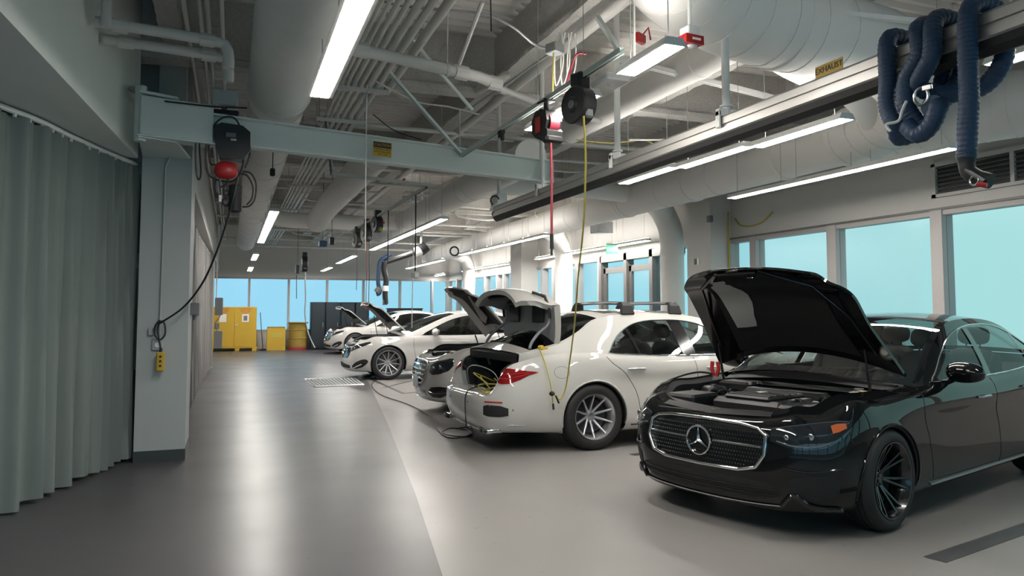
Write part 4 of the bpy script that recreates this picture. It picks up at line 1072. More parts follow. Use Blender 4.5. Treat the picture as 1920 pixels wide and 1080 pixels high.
b = MB(); b.box((4.30, 0, .76), (.05, .9, .20), M4=TL, ch=.02); b.build('lid_lining', 'matt', lid, smooth=30)
for sg in (1, -1):
    b = MB(); b.tube([lp_(4.07, sg * .66, .97), lp_(4.2, sg * .66, .955), lp_(4.31, sg * .60, .93), lp_(4.35, sg * .55, .80)], .016, 8); b.build('wiring_tube', 'matt', lid, smooth=60)
    b = MB(); c0 = crom([lp_(4.10, sg * .62, .985), lp_(4.0, sg * .63, .965), (3.74, sg * .64, 1.23), (3.84, sg * .655, 1.10), (3.84, sg * .655, .96), (3.8, sg * .65, .82)], 8); b.tube(c0, .018, 8); b.build('hinge_arm', 'inwhite', cS.root, smooth=60)
# tail lamps, reflectors, trims, tailpipes
tk = [(12.62, .835, .842), (12.9, .81, .85), (13.3, .76, .865), (13.7, .725, .875), (14.1, .72, .87), (14.3, .73, .86)]
for o in cS.patch(tk, 'tail_light', 'redlens', off=.008, n=24, rows=5, curve=False):
    sg = 1 if sum(v.co.y for v in o.data.vertices) > 0 else -1
    for f in (.35, .62):
        b = MB(); b.tube([cS.surf(sg * u, pl([(k[0], k[1] + (k[2] - k[1]) * f) for k in tk], u), .011) for u in np.linspace(12.9, 14.25, 12)], .004, 5); b.build('lamp_strip', 'red', o)
for o in cS.patch([(13.75, .40, .475), (14.1, .385, .50), (14.7, .385, .505), (14.95, .40, .49)], 'bumper_vent', 'matt', off=.004, n=16, rows=4, curve=False): pass
cS.bead([(14.0 + .9 * k / 8, .535) for k in range(9)], 'reflector', 'red', r=.008, off=.002)
cS.line([(14.1, .225), (15.0, .225), (17, .225)], 'rear_trim', 'chrome', r=.011, off=.006, n=30, ns=8)
cS.bead([(13.05 + .75 * k / 8, .30) for k in range(9)], 'side_trim', 'chrome', r=.008, off=.0)
for sg in (1, -1):
    g = []
    for k in range(17):
        a = 2 * PI * k / 16; g.append((.12 * math.copysign(abs(math.cos(a)) ** .6, math.cos(a)), .032 * math.copysign(abs(math.sin(a)) ** .6, math.sin(a))))
    b = MB(); b.grid([[(4.33 + dx, sg * .62 + y * k_, .235 + z * k_) for y, z in g] for dx, k_ in ((-.12, .9), (.03, 1.0), (.035, .95), (-.06, .82))]); b.build('exhaust_tip', 'chrome', cS.root, smooth=50)
    for u in (13.55, 14.6, 16.0):
        b = MB(); p = cS.surf(sg * u, .50 if u > 14 else .46, .002); ellipsoid(b, tuple(p), (.011, .011, .011), 8, 6); b.build('parking_sensor', 'grey', cS.root, smooth=60)
    b = MB(); b.tube([cS.surf(sg * cS.u_at(x), .255, .004) for x in np.linspace(.6, 2.78, 14)], .010, 6); b.build('sill_strip', 'chrome', cS.root)
cS.seamx([(.56, .91), (.54, .77), (.58, .5), (.62, .29)]); cS.seamx([(1.92, .955), (1.90, .8), (1.87, .6), (1.87, .27)]); cS.seamx([(3.06, .99), (3.00, .92), (2.84, .80), (2.72, .62), (2.67, .42), (2.68, .29)]); cS.seamx([(.62, .29), (1.5, .285), (2.68, .29)])
cS.bead([(cS.u_at(3.60 + .085 * math.cos(a)), .835 + .062 * math.sin(a)) for a in [2 * PI * k / 24 for k in range(24)]], 'fuel_flap_line', 'grey', r=.0022, off=.0, only=1, closed=True, ns=4)
cS.handle(1.66, .84, 'pwhite', .22); cS.handle(2.70, .85, 'satin', .22); cS.mirror(1.02, 1.06, 1.05, 'pwhite', 1.1)
for x in (0, 3.216):
    for sg in (1, -1): make_wheel(cS.root, .355, .265, .238, 10, 'single', 'satin', x, sg, .960)
# roof bars on black feet
rb = empty('roof_rack', (6.83, 8.19, -.02), math.radians(182), 'pair of black roof bars on the white saloon with the open boot', 'roof rack')
for x in (1.95, 2.60):
    b = MB(); b.tube([(x, y, 1.585 + .01 * (1 - (y / .6) ** 2)) for y in np.linspace(-.58, .58, 13)], [.020] * 13, 8); b.build('cross_bar', 'satin', rb, smooth=60)
    for sg in (1, -1):
        b = MB(); b.grid([[(x + a, sg * (.50 + q), z) for a, z in ((-.05 - k * .02, zz), (.05 + k * .02, zz))] for q, zz, k in ((0, 1.60, 0), (.07, 1.605, 0), (.12, 1.56, .6), (.14, 1.47, 1.6), (.12, 1.455, 1.8), (.07, 1.50, 1), (.04, 1.57, 0), (0, 1.575, 0), (0, 1.60, 0))])
        for a in (-1, 1): b.add([(x + a * (.05 + k * .02), sg * (.50 + q), zz) for q, zz, k in ((0, 1.60, 0), (.07, 1.605, 0), (.12, 1.56, .6), (.14, 1.47, 1.6), (.12, 1.455, 1.8), (.07, 1.50, 1), (.04, 1.57, 0), (0, 1.575, 0))], [tuple(range(8))])
        b.build('foot', 'matt', rb, smooth=30)

# ================================================================ white saloon with the chrome louvre grille, bonnet up
PW = {k: prS(k) for k in PROF}
OUT_W = [(-.86, 0, 'fc'), (-.85, .26, 'fc'), (-.81, .52, 'fq'), (-.735, .71, 'fk'), (-.575, .85, 'fk'), (-.33, .92, 'fw'), (0, .945, 'fw'), (.46, .95, 'fd'),
         (1.0, .952, 'd1'), (2.0, .952, 'd1'), (2.7, .952, 'd2'), (3.165, .95, 'rw'), (3.6, .92, 'rw'), (3.92, .86, 'rk'), (4.14, .74, 'rk'), (4.24, .52, 'rc'), (4.28, .26, 'rc'), (4.29, 0, 'rc')]
spW = dict(spS, out=OUT_W, prof=PW, wb=3.165, belt=(.56, 3.95), paint='pwhite', step=.05, rglass='glass',
    gh=[(x * .985, y, z, a, b_) for x, y, z, a, b_ in GH_S])
cW = Car(spW, 'sedan_car', (3.50, 10.95, 0), math.radians(-2), 'white saloon car with chrome louvre grille and raised bonnet, half hidden behind the open boot')
cW.shell(cls_factory(-.42, (.56, 1.96, 2.72), 3.6), {}); cW.greenhouse(); cW.cabin(1.55, 2.62, .78)
rW = cW.top_rows([t for t in cW.T if t.x < .50 and t.y > .02], bul, crn, 14)
hW, TW = build_hood(cW, rW, (.50, .95), math.radians(50), 'pwhite', 'linergrey', 'liner')
engine_bay(cW, -.86, .50, .84); hz = lambda x: tuple(TW @ Vector((x, .64, .86))); struts(cW, .30, .86, hz(.1)[0], hz(.1)[2] - .02)
b = MB()
for fx, w_ in ((-.35, .5), (-.05, .42)): pass
b.prism([hp(rW, TW, idx_x(rW, x), v, .045) for x, v in ((-.42, -.55), (-.42, -.42), (.10, -.10), (.22, .35), (.12, .45), (-.15, .1))], (0, 0, 0), (-.006, 0, -.01)); b.build('hood_brace', 'linergrey', hW, smooth=0)
bd = cW.top_rows([t for t in cW.T if t.x > 3.85 and t.y > .02], lambda x: 0, lambda x, ye, v: (1 - v * v) * .02 * min(1, ye / .5)); b = MB(); b.grid(bd); b.build('trunk_lid', 'pwhite', cW.root)
gkW = [(-1.75, .64, .70), (-1.6, .50, .735), (-1.2, .43, .745), (0, .42, .75), (1.2, .43, .745), (1.6, .50, .735), (1.75, .64, .70)]
gw = cW.patch(gkW, 'grille', 'gloss', off=.004, n=30, rows=5, mirror=False, curve=False)[0]
octo(cW, gkW, .012, 'grille_frame', 'chrome', .014, gw)
for k in range(4):
    z = .49 + .065 * k; b = MB(); um = 1.45 + .09 * min(k, 2)
    b.grid([[cW.surf(u, z + dz, o_) for dz, o_ in ((-.012, .006), (-.008, .026), (.010, .022), (.014, .006))] for u in np.linspace(-um, um, 21)]); b.build('grille_louvre', 'chrome', gw, smooth=40)
for o in cW.patch([(2.15, .60, .70), (2.6, .57, .745), (3.3, .585, .775), (3.9, .63, .80), (4.2, .70, .80)], 'headlight', 'lampglass', off=.008, n=22, rows=5, curve=False):
    sg = 1 if sum(v.co.y for v in o.data.vertices) > 0 else -1
    for u, z, rr in ((2.7, .66, .03), (3.3, .68, .035)):
        b = MB(); ellipsoid(b, tuple(cW.surf(sg * u, z, .006)), (.02, rr, rr)); b.build('lamp_projector', 'lampinner', o, smooth=60)
    b = MB(); b.tube([cW.surf(sg * u, z, .012) for u, z in ((2.2, .685), (2.6, .73), (3.3, .76), (3.9, .785))], .006, 6); b.build('lamp_strip', 'chrome', o)
cW.patch([(1.95, .30, .33), (2.4, .25, .39), (3.3, .25, .41), (3.9, .30, .40), (4.1, .33, .36)], 'side_intake', 'gloss', off=.004, n=18, rows=4, curve=False)
cW.patch([(-1.6, .26, .33), (0, .25, .36), (1.6, .26, .33)], 'air_intake', 'gloss', off=.003, n=20, rows=3, mirror=False, curve=False)
cW.line([(2.0, .325), (2.8, .31), (3.8, .33)], 'intake_strip', 'chrome', r=.006, off=.008, n=16)
cW.line([(-3.9, .21), (0, .20), (3.9, .21)], 'splitter_strip', 'chrome', r=.012, off=.006, n=40, mirror=False)
b = MB(); b.box((-.885, 0, .43), (.012, .34, .17), ch=.003); pl_ = b.build('licence_plate', 'tin', cW.root, smooth=0)
cW.mirror(1.02, 1.02, 1.05, 'pwhite', 1.1); cW.handle(1.66, .84, 'pwhite', .22)
for x in (0, 3.165):
    for sg in (1, -1): make_wheel(cW.root, .350, .255, .245, 5, 'double', 'satin', x, sg, .935, detail=False)

# ================================================================ smooth electric saloons, bonnets up
PQ = {k: [(z * 1.0, o) for z, o in PROF[k]] for k in PROF}
PQ['fc'] = [(.17, -.14), (.185, -.06), (.27, -.01), (.40, 0), (.53, -.03), (.63, -.07), (.70, -.12), (.745, -.18), (.785, -.27)]
PQ['fw'][-1] = (.925, -.13); PQ['fk'][-1] = (.86, -.17); PQ['fd'][-1] = (.93, -.10)
PQ['fq'] = [(.17, -.14), (.185, -.06), (.27, -.015), (.40, 0), (.53, -.025), (.63, -.06), (.71, -.11), (.765, -.17), (.82, -.28)]
OUT_Q = [(-.86, 0, 'fc'), (-.85, .28, 'fc'), (-.80, .54, 'fq'), (-.70, .73, 'fk'), (-.53, .86, 'fk'), (-.30, .93, 'fw'), (0, .952, 'fw'), (.46, .956, 'fd'),
         (1.0, .958, 'd1'), (1.9, .958, 'd1'), (2.6, .958, 'd2'), (3.12, .955, 'rw'), (3.5, .92, 'rw'), (3.78, .85, 'rk'), (3.96, .72, 'rk'), (4.05, .50, 'rc'), (4.08, .25, 'rc'), (4.085, 0, 'rc')]
GH_Q = [(.36, .82, .915, .08, .18), (.80, .765, 1.10, .07, .18), (1.20, .695, 1.275, .06, .14), (1.58, .635, 1.40, .05, .08), (2.05, .61, 1.447, .053, .02), (2.55, .605, 1.43, .055, -.02),
        (2.95, .605, 1.36, .05, -.06), (3.35, .63, 1.24, .045, -.08), (3.65, .67, 1.13, .03, -.08), (3.88, .715, 1.05, .02, -.04)]
def ev_car(loc, rz, label, paint_, ang, full=True):
    sp = dict(out=OUT_Q, prof=PQ, wb=3.12, arch=.392, wz=.362, belt=(.36, 3.88), gh=GH_Q, kgl=(.2, 3.0, 5.8, 8.4), uside=(4.0, 14.0), paint=paint_, step=.05, rows=3, trim='gloss',
        dlo=[(.74, .955), (.95, 1.06), (1.25, 1.20), (1.55, 1.31), (1.9, 1.375), (2.3, 1.39), (2.7, 1.355), (3.0, 1.27), (3.22, 1.15), (3.42, 1.00)],
        windows=[(.74, 1.05, 'quarter_window', 'glassd'), (1.05, 1.09, 'pillar', 'gloss'), (1.09, 1.95, 'front_window', 'glassd'), (1.95, 2.05, 'pillar', 'gloss'), (2.05, 3.42, 'rear_side_window', 'glassd')], lean=.06)
    c = Car(sp, 'sedan_car', loc, rz, label)
    c.shell(cls_factory(-.40, (.56, 1.96, 2.72), 3.5), {}); c.greenhouse()
    if full: c.cabin(1.50, 2.5, .75)
    r = c.top_rows([t for t in c.T if t.x < .44 and t.y > .02], lambda x: pl([(-.5, 0), (.0, .03), (.44, .12)], x), crn, 14)
    h, T = build_hood(c, r, (.44, .95), ang, paint_, 'linergrey', 'liner'); engine_bay(c, -.86, .34, .80)
    for sg in (1, -1): b = MB(); a_ = T @ Vector((-.15, sg * .64, .86)); b.tube([(.05, sg * .66, .86), a_], .009, 6); b.build('gas_strut', 'matt', c.root)
    bd = c.top_rows([t for t in c.T if t.x > 3.78 and t.y > .02], lambda x: 0, lambda x, ye, v: (1 - v * v) * .02 * min(1, ye / .5)); b = MB(); b.grid(bd); b.build('trunk_lid', paint_, c.root)
    gq = c.patch([(-2.0, .52, .60), (-1.7, .46, .67), (0, .44, .71), (1.7, .46, .67), (2.0, .52, .60)], 'grille', 'gloss', off=.005, n=26, rows=5, mirror=False, curve=False)[0]
    star_emblem(gq, .125, Matrix.Translation(c.surf(0, .585, .02)) @ Matrix.Rotation(math.radians(18), 4, 'Y'), 'chrome')
    for o in c.patch([(2.1, .60, .68), (2.7, .63, .72), (3.4, .68, .765), (4.1, .735, .80), (4.6, .78, .812)], 'headlight', 'lampglass', off=.008, n=20, rows=4, curve=False):
        sg = 1 if sum(v.co.y for v in o.data.vertices) > 0 else -1
        b = MB(); b.tube([c.surf(sg * u, z, .012) for u, z in ((2.2, .67), (2.7, .705), (3.4, .75), (4.3, .79))], .006, 6); b.build('lamp_strip', 'lampinner', o)
        b = MB(); ellipsoid(b, tuple(c.surf(sg * 2.9, .675, .008)), (.01, .028, .02)); b.build('lamp_projector', 'steel', o)
    for o in c.patch([(2.55, .25, .30), (3.1, .24, .38), (3.8, .27, .44), (4.2, .33, .45), (4.4, .38, .42)], 'side_intake', 'matt', off=.004, n=16, rows=4, curve=False): pass
    c.line([(2.5, .245), (3.2, .29), (3.8, .34)], 'intake_strip', paint_, r=.012, off=.01, n=12)
    c.patch([(-2.2, .25, .31), (0, .24, .36), (2.2, .25, .31)], 'air_intake', 'matt', off=.003, n=20, rows=3, mirror=False, curve=False)
    c.seamx([(.56, .89), (.54, .77), (.58, .5), (.62, .28)]); c.seamx([(1.95, .93), (1.95, .7), (1.97, .4), (1.97, .27)]); c.handle(1.70, .80, paint_, .2); c.mirror(1.02, 1.02, 1.02, paint_, 1.1)
    for x in (0, 3.12):
        for sg in (1, -1): make_wheel(c.root, .362, .255, .268, 11, 'single', 'satin', x, sg, .945, detail=False)
    return c
cQ = ev_car((3.20, 16.85, 0), math.radians(0), 'white electric saloon with raised bonnet and thin ten-spoke wheel beyond the grille car', 'pwhite2', math.radians(44))
cQ2 = ev_car((3.95, 26.6, 0), math.radians(3), 'furthest white saloon with its bonnet up in front of the dark lockers', 'pwhite2', math.radians(40), False)
# ================================================================== overhead services
def V(*a): return Vector(a)
def fixture(x, y, z, label, group, L=1.215, rz=0.0, hang=True):
    r = empty('ceiling_light', (x, y, z), rz, label, 'ceiling light', group)
    b = MB(); s_ = [(-.095, 0), (-.085, .012), (-.060, .055), (.060, .055), (.085, .012), (.095, 0), (.072, 0), (.066, .008), (-.066, .008), (-.072, 0), (-.095, 0)]
    b.grid([[(a, yy, c) for a, c in s_] for yy in (-L / 2, L / 2)])
    for yy in (-L / 2, L / 2): b.add([(a, yy, c) for a, c in s_[:6]], [tuple(range(6))])
    b.build('housing', 'white', r, smooth=30)
    b = MB(); b.box((0, 0, .004), (.134, L - .02, .012), ch=.003); b.build('diffuser', 'lens', r, smooth=0)
    if not (x < .7 or 6.7 < x < 7.0 or 3.2 < x < 3.7):      # glow strip added to brighten the deck; left off near ducts, avoiding hot spots
        b = MB(); b.box((0, 0, .058), (.07, L - .06, .006)); b.build('added_glow_strip', 'upglow', r, smooth=0)
    if hang:
        for yy in (-L * .38, L * .38): b = MB(); b.tube([(0, yy, .05), (0, yy, CEIL - z)], .0035, 5); b.build('hanger', 'galv', r)
    return r
ORD = ['nearest', 'second nearest', 'third nearest', 'fourth nearest', 'fifth nearest', 'sixth nearest']
def light_row(x, y_far, n, z, label, group, x2=None, L=1.215):
    for k in range(n):
        y = y_far - L * (k + .5); xx = x if x2 is None else x + (x2 - x) * (k / max(1, n - 1))
        fixture(xx, y, z, (label + (', %s of its row' % ORD[n - 1 - k] if n > 1 else '')) if isinstance(label, str) else label[k], group, L)
light_row(.605, 5.80, 4, 3.13, 'linear light beside the wrapped duct at top left', 'lights beside the wrapped duct')
light_row(.64, 18.9, 5, 3.13, 'linear light in the left row beyond the jib beam', 'left row beyond the jib beam')
light_row(.62, 24.2, 2, 3.05, 'linear light in the second run of the far left row', 'second run of the left row')
light_row(.60, 28.6, 2, 2.93, 'linear light above the yellow cabinet', 'last run of the left row')
light_row(6.85, 8.96, 3, 3.13, ['linear light above the near right windows, farthest of its row', 'linear light above the near right windows, middle of its row', 'linear light above the near right windows, nearest of its row'], 'lights above the near right windows', L=1.20)
light_row(4.74, 8.42, 3, 3.13, ['linear light under the exhaust rail, farthest of its row', 'linear light under the exhaust rail, middle of its row', 'linear light under the exhaust rail, nearest of its row'], 'lights under the exhaust rail', 4.93, L=1.19)
fixture(4.77, 2.83, 3.13, 'linear light behind the hanging blue hose at the right edge', 'lights under the exhaust rail')
light_row(6.25, 20.7, 5, 3.11, 'linear light under the long duct past the exhaust rail', 'middle row under the long duct', 6.35)
light_row(3.55, 20.1, 6, 3.13, 'linear light under the round duct past the jib tip', 'row under the round duct')
light_row(8.20, 19.6, 5, 2.96, 'linear light on the right above the glazed door', 'lights above the glazed door')
light_row(3.35, 25.4, 3, 3.08, 'linear light in the far row left of the reels', 'far row left of the reels')
light_row(3.25, 29.0, 2, 3.0, 'linear light at the far wall above the dark lockers', 'row above the dark lockers')
light_row(6.0, 26.6, 4, 3.02, 'linear light in the far row behind the exhaust arm', 'far row behind the exhaust arm')
light_row(8.25, 27.0, 4, 2.98, 'linear light low on the far right wall', 'far right wall lights')
light_row(7.95, 29.9, 1, 2.93, 'single linear light in the far right corner', 'far right wall lights')
fixture(2.55, 5.60, 3.13, 'linear ceiling light behind the two cable reels, far one of the pair', 'pair of lights behind the cable reels')
fixture(2.55, 4.17, 3.13, 'short linear light right of the cable reels next to the red strobe', 'pair of lights behind the cable reels', .62)
sb = empty('motion_sensor', (2.55, 4.70, 3.13), 0, 'small white sensor box between the two lights behind the reels', 'sensor')
b = MB(); b.box((0, 0, .02), (.20, .26, .05), ch=.012); b.build('housing', 'white', sb); b = MB(); ellipsoid(b, (0, 0, -.004), (.03, .03, .012)); b.build('sensor_eye', 'pipe', sb)

def duct(pts, r, label, seams=0.0, m='duct', name='air_duct', n=28, couplings=()):
    root = empty(name, (0, 0, 0), 0, label, 'duct')
    b = MB(); b.tube(pts, r, n); b.build('duct_body', m, root, smooth=50)
    P_ = [Vector(p) for p in pts]
    if seams:
        s = MB(); d = 0; nxt = seams
        for a, c in zip(P_[:-1], P_[1:]):
            L = (c - a).length; t = (c - a).normalized()
            while nxt < d + L:
                p = a + t * (nxt - d); s.tube([p - t * .006, p + t * .006], r + .006, n, caps=True); nxt += seams
            d += L
        s.build('duct_seams', m, root, smooth=50, kind='stuff')
    for p, t in couplings:
        p, t = Vector(p), Vector(t).normalized(); q = MB(); q.tube([p - t * .05, p - t * .04, p + t * .04, p + t * .05], [r + .001, r + .010, r + .010, r + .001], n); q.build('coupling', m, root, smooth=30)
    return root
duct([(.43, -2.5, 3.80), (.43, 8.0, 3.80)], .315, 'fabric wrapped white duct running overhead at top left', m='jacket', couplings=[((.43, 7.9, 3.80), (0, 1, 0))])
duct(crom([(.43, 8.4, 3.80), (.43, 12, 3.80), (.43, 20, 3.78), (.41, 25.5, 3.74)], 6), .30, 'white duct continuing beyond the jib beam above the left curtains', seams=1.2, couplings=[((.43, 12, 3.80), (0, 1, 0)), ((.43, 17, 3.79), (0, 1, 0))])
duct(crom([(1.9, 2.6, 3.98), (2.25, 3.5, 3.96), (2.85, 4.35, 3.94), (3.7, 4.80, 3.90), (4.8, 4.95, 3.88), (5.7, 5.1, 3.86), (6.4, 5.45, 3.78), (6.95, 6.2, 3.68), (7.15, 7.0, 3.62)], 7), .37, 'large spiral duct sweeping across the top right of the ceiling', seams=.34, couplings=[((4.3, 4.9, 3.885), (1, .1, -.02)), ((2.5, 3.9, 3.95), (.6, .8, 0))])
duct([(7.2, 6.7, 3.62), (7.2, 9.5, 3.62), (7.2, 27.5, 3.60)], .30, 'long straight white duct along the right side above the window lights', seams=1.5, couplings=[((7.2, y, 3.61), (0, 1, 0)) for y in (8.2, 10.4, 12.6, 15.0, 19)])
duct(crom([(8.2, 4.2, 3.55), (7.55, 4.9, 3.58), (7.3, 5.8, 3.60), (7.22, 6.6, 3.62)], 8), .34, 'wide duct bend behind the hanging blue hoses at right', seams=.30)
duct([(4.38, 5.0, 3.98), (4.38, 5.3, 4.0), (4.38, 9.0, 4.0), (4.38, 9.25, 3.98)], .17, 'slim round duct crossing behind the cable reels to the jib tip', couplings=[((4.38, 6.2, 4.0), (0, 1, 0))])
duct(crom([(4.45, 5.35, 3.95), (5.0, 5.50, 3.85), (5.9, 5.7, 3.74), (6.7, 6.2, 3.66)], 6), .185, 'branch duct joining the slim duct to the large spiral duct')
duct([(3.85, 9.4, 3.62), (3.85, 20.5, 3.62)], .24, 'straight round duct beyond the jib tip over the middle lights', seams=1.5, couplings=[((3.85, 12, 3.62), (0, 1, 0)), ((3.85, 16, 3.62), (0, 1, 0))])
duct(crom([(3.85, 12.4, 3.66), (4.5, 12.3, 3.70), (5.6, 12.2, 3.74), (6.95, 12.2, 3.68)], 5), .16, 'cross duct between the two long ducts near the rail end')
duct(crom([(1.72, 9.5, 3.52), (1.70, 12.5, 3.50), (1.68, 14.8, 3.46), (1.62, 15.6, 3.30)], 6), .22, 'short wide duct with an open end beside the conduit bank', couplings=[((1.71, 12.0, 3.51), (0, 1, 0))])
duct(crom([(3.9, 17.5, 3.62), (3.0, 17.6, 3.55), (2.2, 17.4, 3.55), (1.2, 17.5, 3.55), (.6, 17.6, 3.70)], 6), .18, 'cross duct running left from the middle duct beyond the conduits')
def drop(y, label, xw=8.22):
    root = duct(crom([(7.2, y - .9, 3.55), (7.55, y - .45, 3.55), (7.95, y - .05, 3.45), (8.15, y, 3.15), (8.2, y, 2.85)], 7) + [V(8.2, y, 1.1), V(8.2, y, .02)], .235, label, m='duct')
    b = MB(); b.tube([(8.2, y, 2.58), (8.2, y, 2.62)], .25, 28); b.build('coupling', 'duct', root)
    return root
drop(12.62, 'white duct elbow dropping to the floor beside the white column'); drop(17.75, 'white duct elbow dropping down the right wall past the glazed door'); drop(26.1, 'farthest white duct drop on the right wall')
pier2 = MB(); pier2.box((8.30, 20.85, CEIL / 2), (.54, .9, CEIL)); pier2.build('column', 'wall', label='far white column between the window groups on the right wall', cat='column', smooth=0)

# banks of conduits and pipes running along the hall
rnd = random.Random(11)
def pipe(pts, r, label, m='pipe', fit=(), name='pipe', n=10, group=None, hang=()):
    root = MB(); root.tube(pts, r, n); o = root.build(name, m, smooth=60, label=label, cat=name.replace('_', ' '), group=group)
    for p, t in fit:
        p, t = Vector(p), Vector(t).normalized(); q = MB(); q.tube([p - t * r * 1.3, p + t * r * 1.3], r * 1.28, n); q.build('pipe_fitting', m, o)
    for p in hang:
        q = MB(); q.tube([(p[0], p[1], p[2] - r)] + [(p[0], p[1], CEIL)], .006, 5); q.tube([Vector(p) + V(-.012, 0, 0), Vector(p) + V(.012, 0, 0)], r * 1.15, 12); q.build('pipe_hanger', 'pipe', o)
    return o
for k, (x, r) in enumerate(((1.06, .018), (1.12, .018), (1.185, .025), (1.26, .025), (1.345, .034), (1.44, .034))):
    pipe([(x, -2.5, 3.92), (x, 14, 3.92), (x, 28, 3.90)], r, ['leftmost', 'second from left', 'third from left', 'fourth from left', 'fifth from left', 'rightmost'][k] + ' of the six parallel white conduits along the ceiling', name='conduit', group='bank of parallel conduits', fit=[((x, y, 3.92), (0, 1, 0)) for y in (3.6 + .07 * k, 9.7 + .1 * k, 15.5)])
pipe([(1.60, -2.5, 3.98), (1.60, 8.2, 3.98)], .045, 'thicker white pipe beside the conduit bank above the wrapped duct', hang=[(1.6, 3, 3.98), (1.6, 6.5, 3.98)])
for k, y in enumerate((2.2, 5.2, 7.9, 9.3, 11.6, 14.5, 18.0)):
    r = empty('trapeze_hanger', (1.25, y, 3.86), 0, 'strut crosspiece on rods under the conduits, %s from the camera' % ['first', 'second', 'third', 'fourth', 'fifth', 'sixth', 'seventh'][k], 'hanger', 'trapeze hangers under the conduits')
    b = MB(); b.box((0, 0, -.005), (.62, .045, .04)); b.build('strut_bar', 'pipe', r, smooth=0)
    for a in (-.28, .28): b = MB(); b.tube([(a, 0, -.04), (a, 0, CEIL - 3.86)], .006, 5); b.build('hanger_rod', 'galv', r)
pipe([(.80, 6.35, 3.76), (2.0, 6.66, 3.75), (2.20, 6.71, 3.75), (2.42, 6.80, 3.72)], .055, 'thick white drain pipe crossing below the conduits', fit=[((1.0, 6.40, 3.76), (1, .25, 0)), ((2.0, 6.66, 3.75), (1, .25, 0)), ((2.38, 6.79, 3.73), (1, .25, 0))], hang=[(1.86, 6.62, 3.75)])
pipe([(2.42, 6.80, 3.74), (2.55, 6.9, 3.86), (2.62, 8.0, 4.02)], .045, 'short white pipe rising from the drain pipe')
pipe([(2.4, 6.80, 3.70), (3.1, 7.15, 3.66), (3.9, 7.45, 3.64)], .032, 'white pipe continuing right behind the cable reels', fit=[((2.5, 6.86, 3.69), (1, .4, 0))])
for k, (z, y) in enumerate(((3.60, 6.05), (3.60, 6.42))):
    pipe(crom([(-.98, y, z), (-.5, y + .06, z), (-.16, y + .12, z), (-.08, y + .13, z - .03), (-.06, y + .13, z - .12), (-.06, y + .13, z - .20)], 5), .042, ('upper', 'lower')[k] + ' white pipe with an elbow coming out of the left bulkhead', fit=[((-.82, y + .02, z), (1, .12, 0)), ((-.22, y + .11, z), (1, .12, 0))])
pipe([(-.90, 6.0, 3.55), (-.90, 6.0, CEIL)], .036, 'short riser pipe against the left bulkhead')
pipe([(-.92, 5.6, 3.98), (.0, 5.8, 3.98), (.35, 5.9, 3.98)], .03, 'thin white pipe above the elbow pair')
for k, x in enumerate((-.42, -.30, -.24)): pipe([(x, -2.0, 4.02), (x, 9.0, 4.02), (x, 28, 4.0)], .020, ['left', 'middle', 'right'][k] + ' one of three thin white conduits between bulkhead and wrapped duct', name='conduit', group='thin conduits over the bulkhead side')
pipe([(-.12, 5.2, 3.9), (-.10, 7.4, 3.55), (-.08, 7.8, 3.48)], .016, 'bent conduit dropping to the jib bracket', name='conduit')
pipe([(2.95, -2, 4.02), (2.95, 28, 4.0)], .055, 'white sprinkler main running along under the middle beam', name='pipe', hang=[(2.95, y, 4.02) for y in (2, 6, 10, 14)])
for i, (y, x0, x1, z, r) in enumerate(((9.9, .9, 6.9, 3.98, .03), (11.2, 2.2, 8.4, 4.0, .022), (14.3, -.4, 7.0, 3.95, .035), (15.7, .8, 6.9, 4.0, .025), (17.9, -.4, 8.4, 3.95, .03), (20.1, -.4, 8.4, 3.9, .03), (22.4, .8, 8.4, 3.85, .04), (25.0, -.4, 8.4, 3.8, .03), (27.2, -.4, 8.4, 3.75, .04))):
    pipe([(x0, y, z), (x1, y, z)], r, 'thin white cross pipe high beyond the jib beam, %s from the near side' % ['first', 'second', 'third', 'fourth', 'fifth', 'sixth', 'seventh', 'eighth', 'ninth'][i], group='cross pipes beyond the jib beam', hang=[(x0 + (x1 - x0) * .3, y, z), (x0 + (x1 - x0) * .7, y, z)])
for i in range(16):
    y = rnd.uniform(9.5, 27); x = rnd.uniform(1.0, 8.0); a = rnd.choice((0, 0, PI / 2)); L = rnd.uniform(.8, 3.0); z = rnd.uniform(3.75, 4.15)
    p = V(x, y, z); q = p + V(math.cos(a + .05) * L, math.sin(a + .05) * L, rnd.uniform(-.05, .05)); q.x = min(q.x, 8.4)
    pipe(crom([p + V(0, 0, .25), p, q, q + V(.02, .02, .3)], 4), rnd.choice((.014, .02, .03)), 'short white branch pipe among the clutter under the far deck', group='branch pipes under the far deck')
for i in range(9):
    y = rnd.uniform(10, 27); x = rnd.uniform(1.0, 8.0); b = MB(); b.box((x, y, 4.1), (rnd.uniform(.2, .6), rnd.uniform(.2, .6), .22), ch=.01)
    for s_ in (-.08, .08): b.tube([(x + s_, y, 4.2), (x + s_, y, CEIL)], .006, 5)
    b.build('junction_box', rnd.choice(('duct', 'pipe', 'galv')), label=('white', 'galvanised', 'painted')[i % 3] + ' boxy service unit hung under the far deck about %d metres in' % round(y), cat='box', group='service boxes under the far deck')
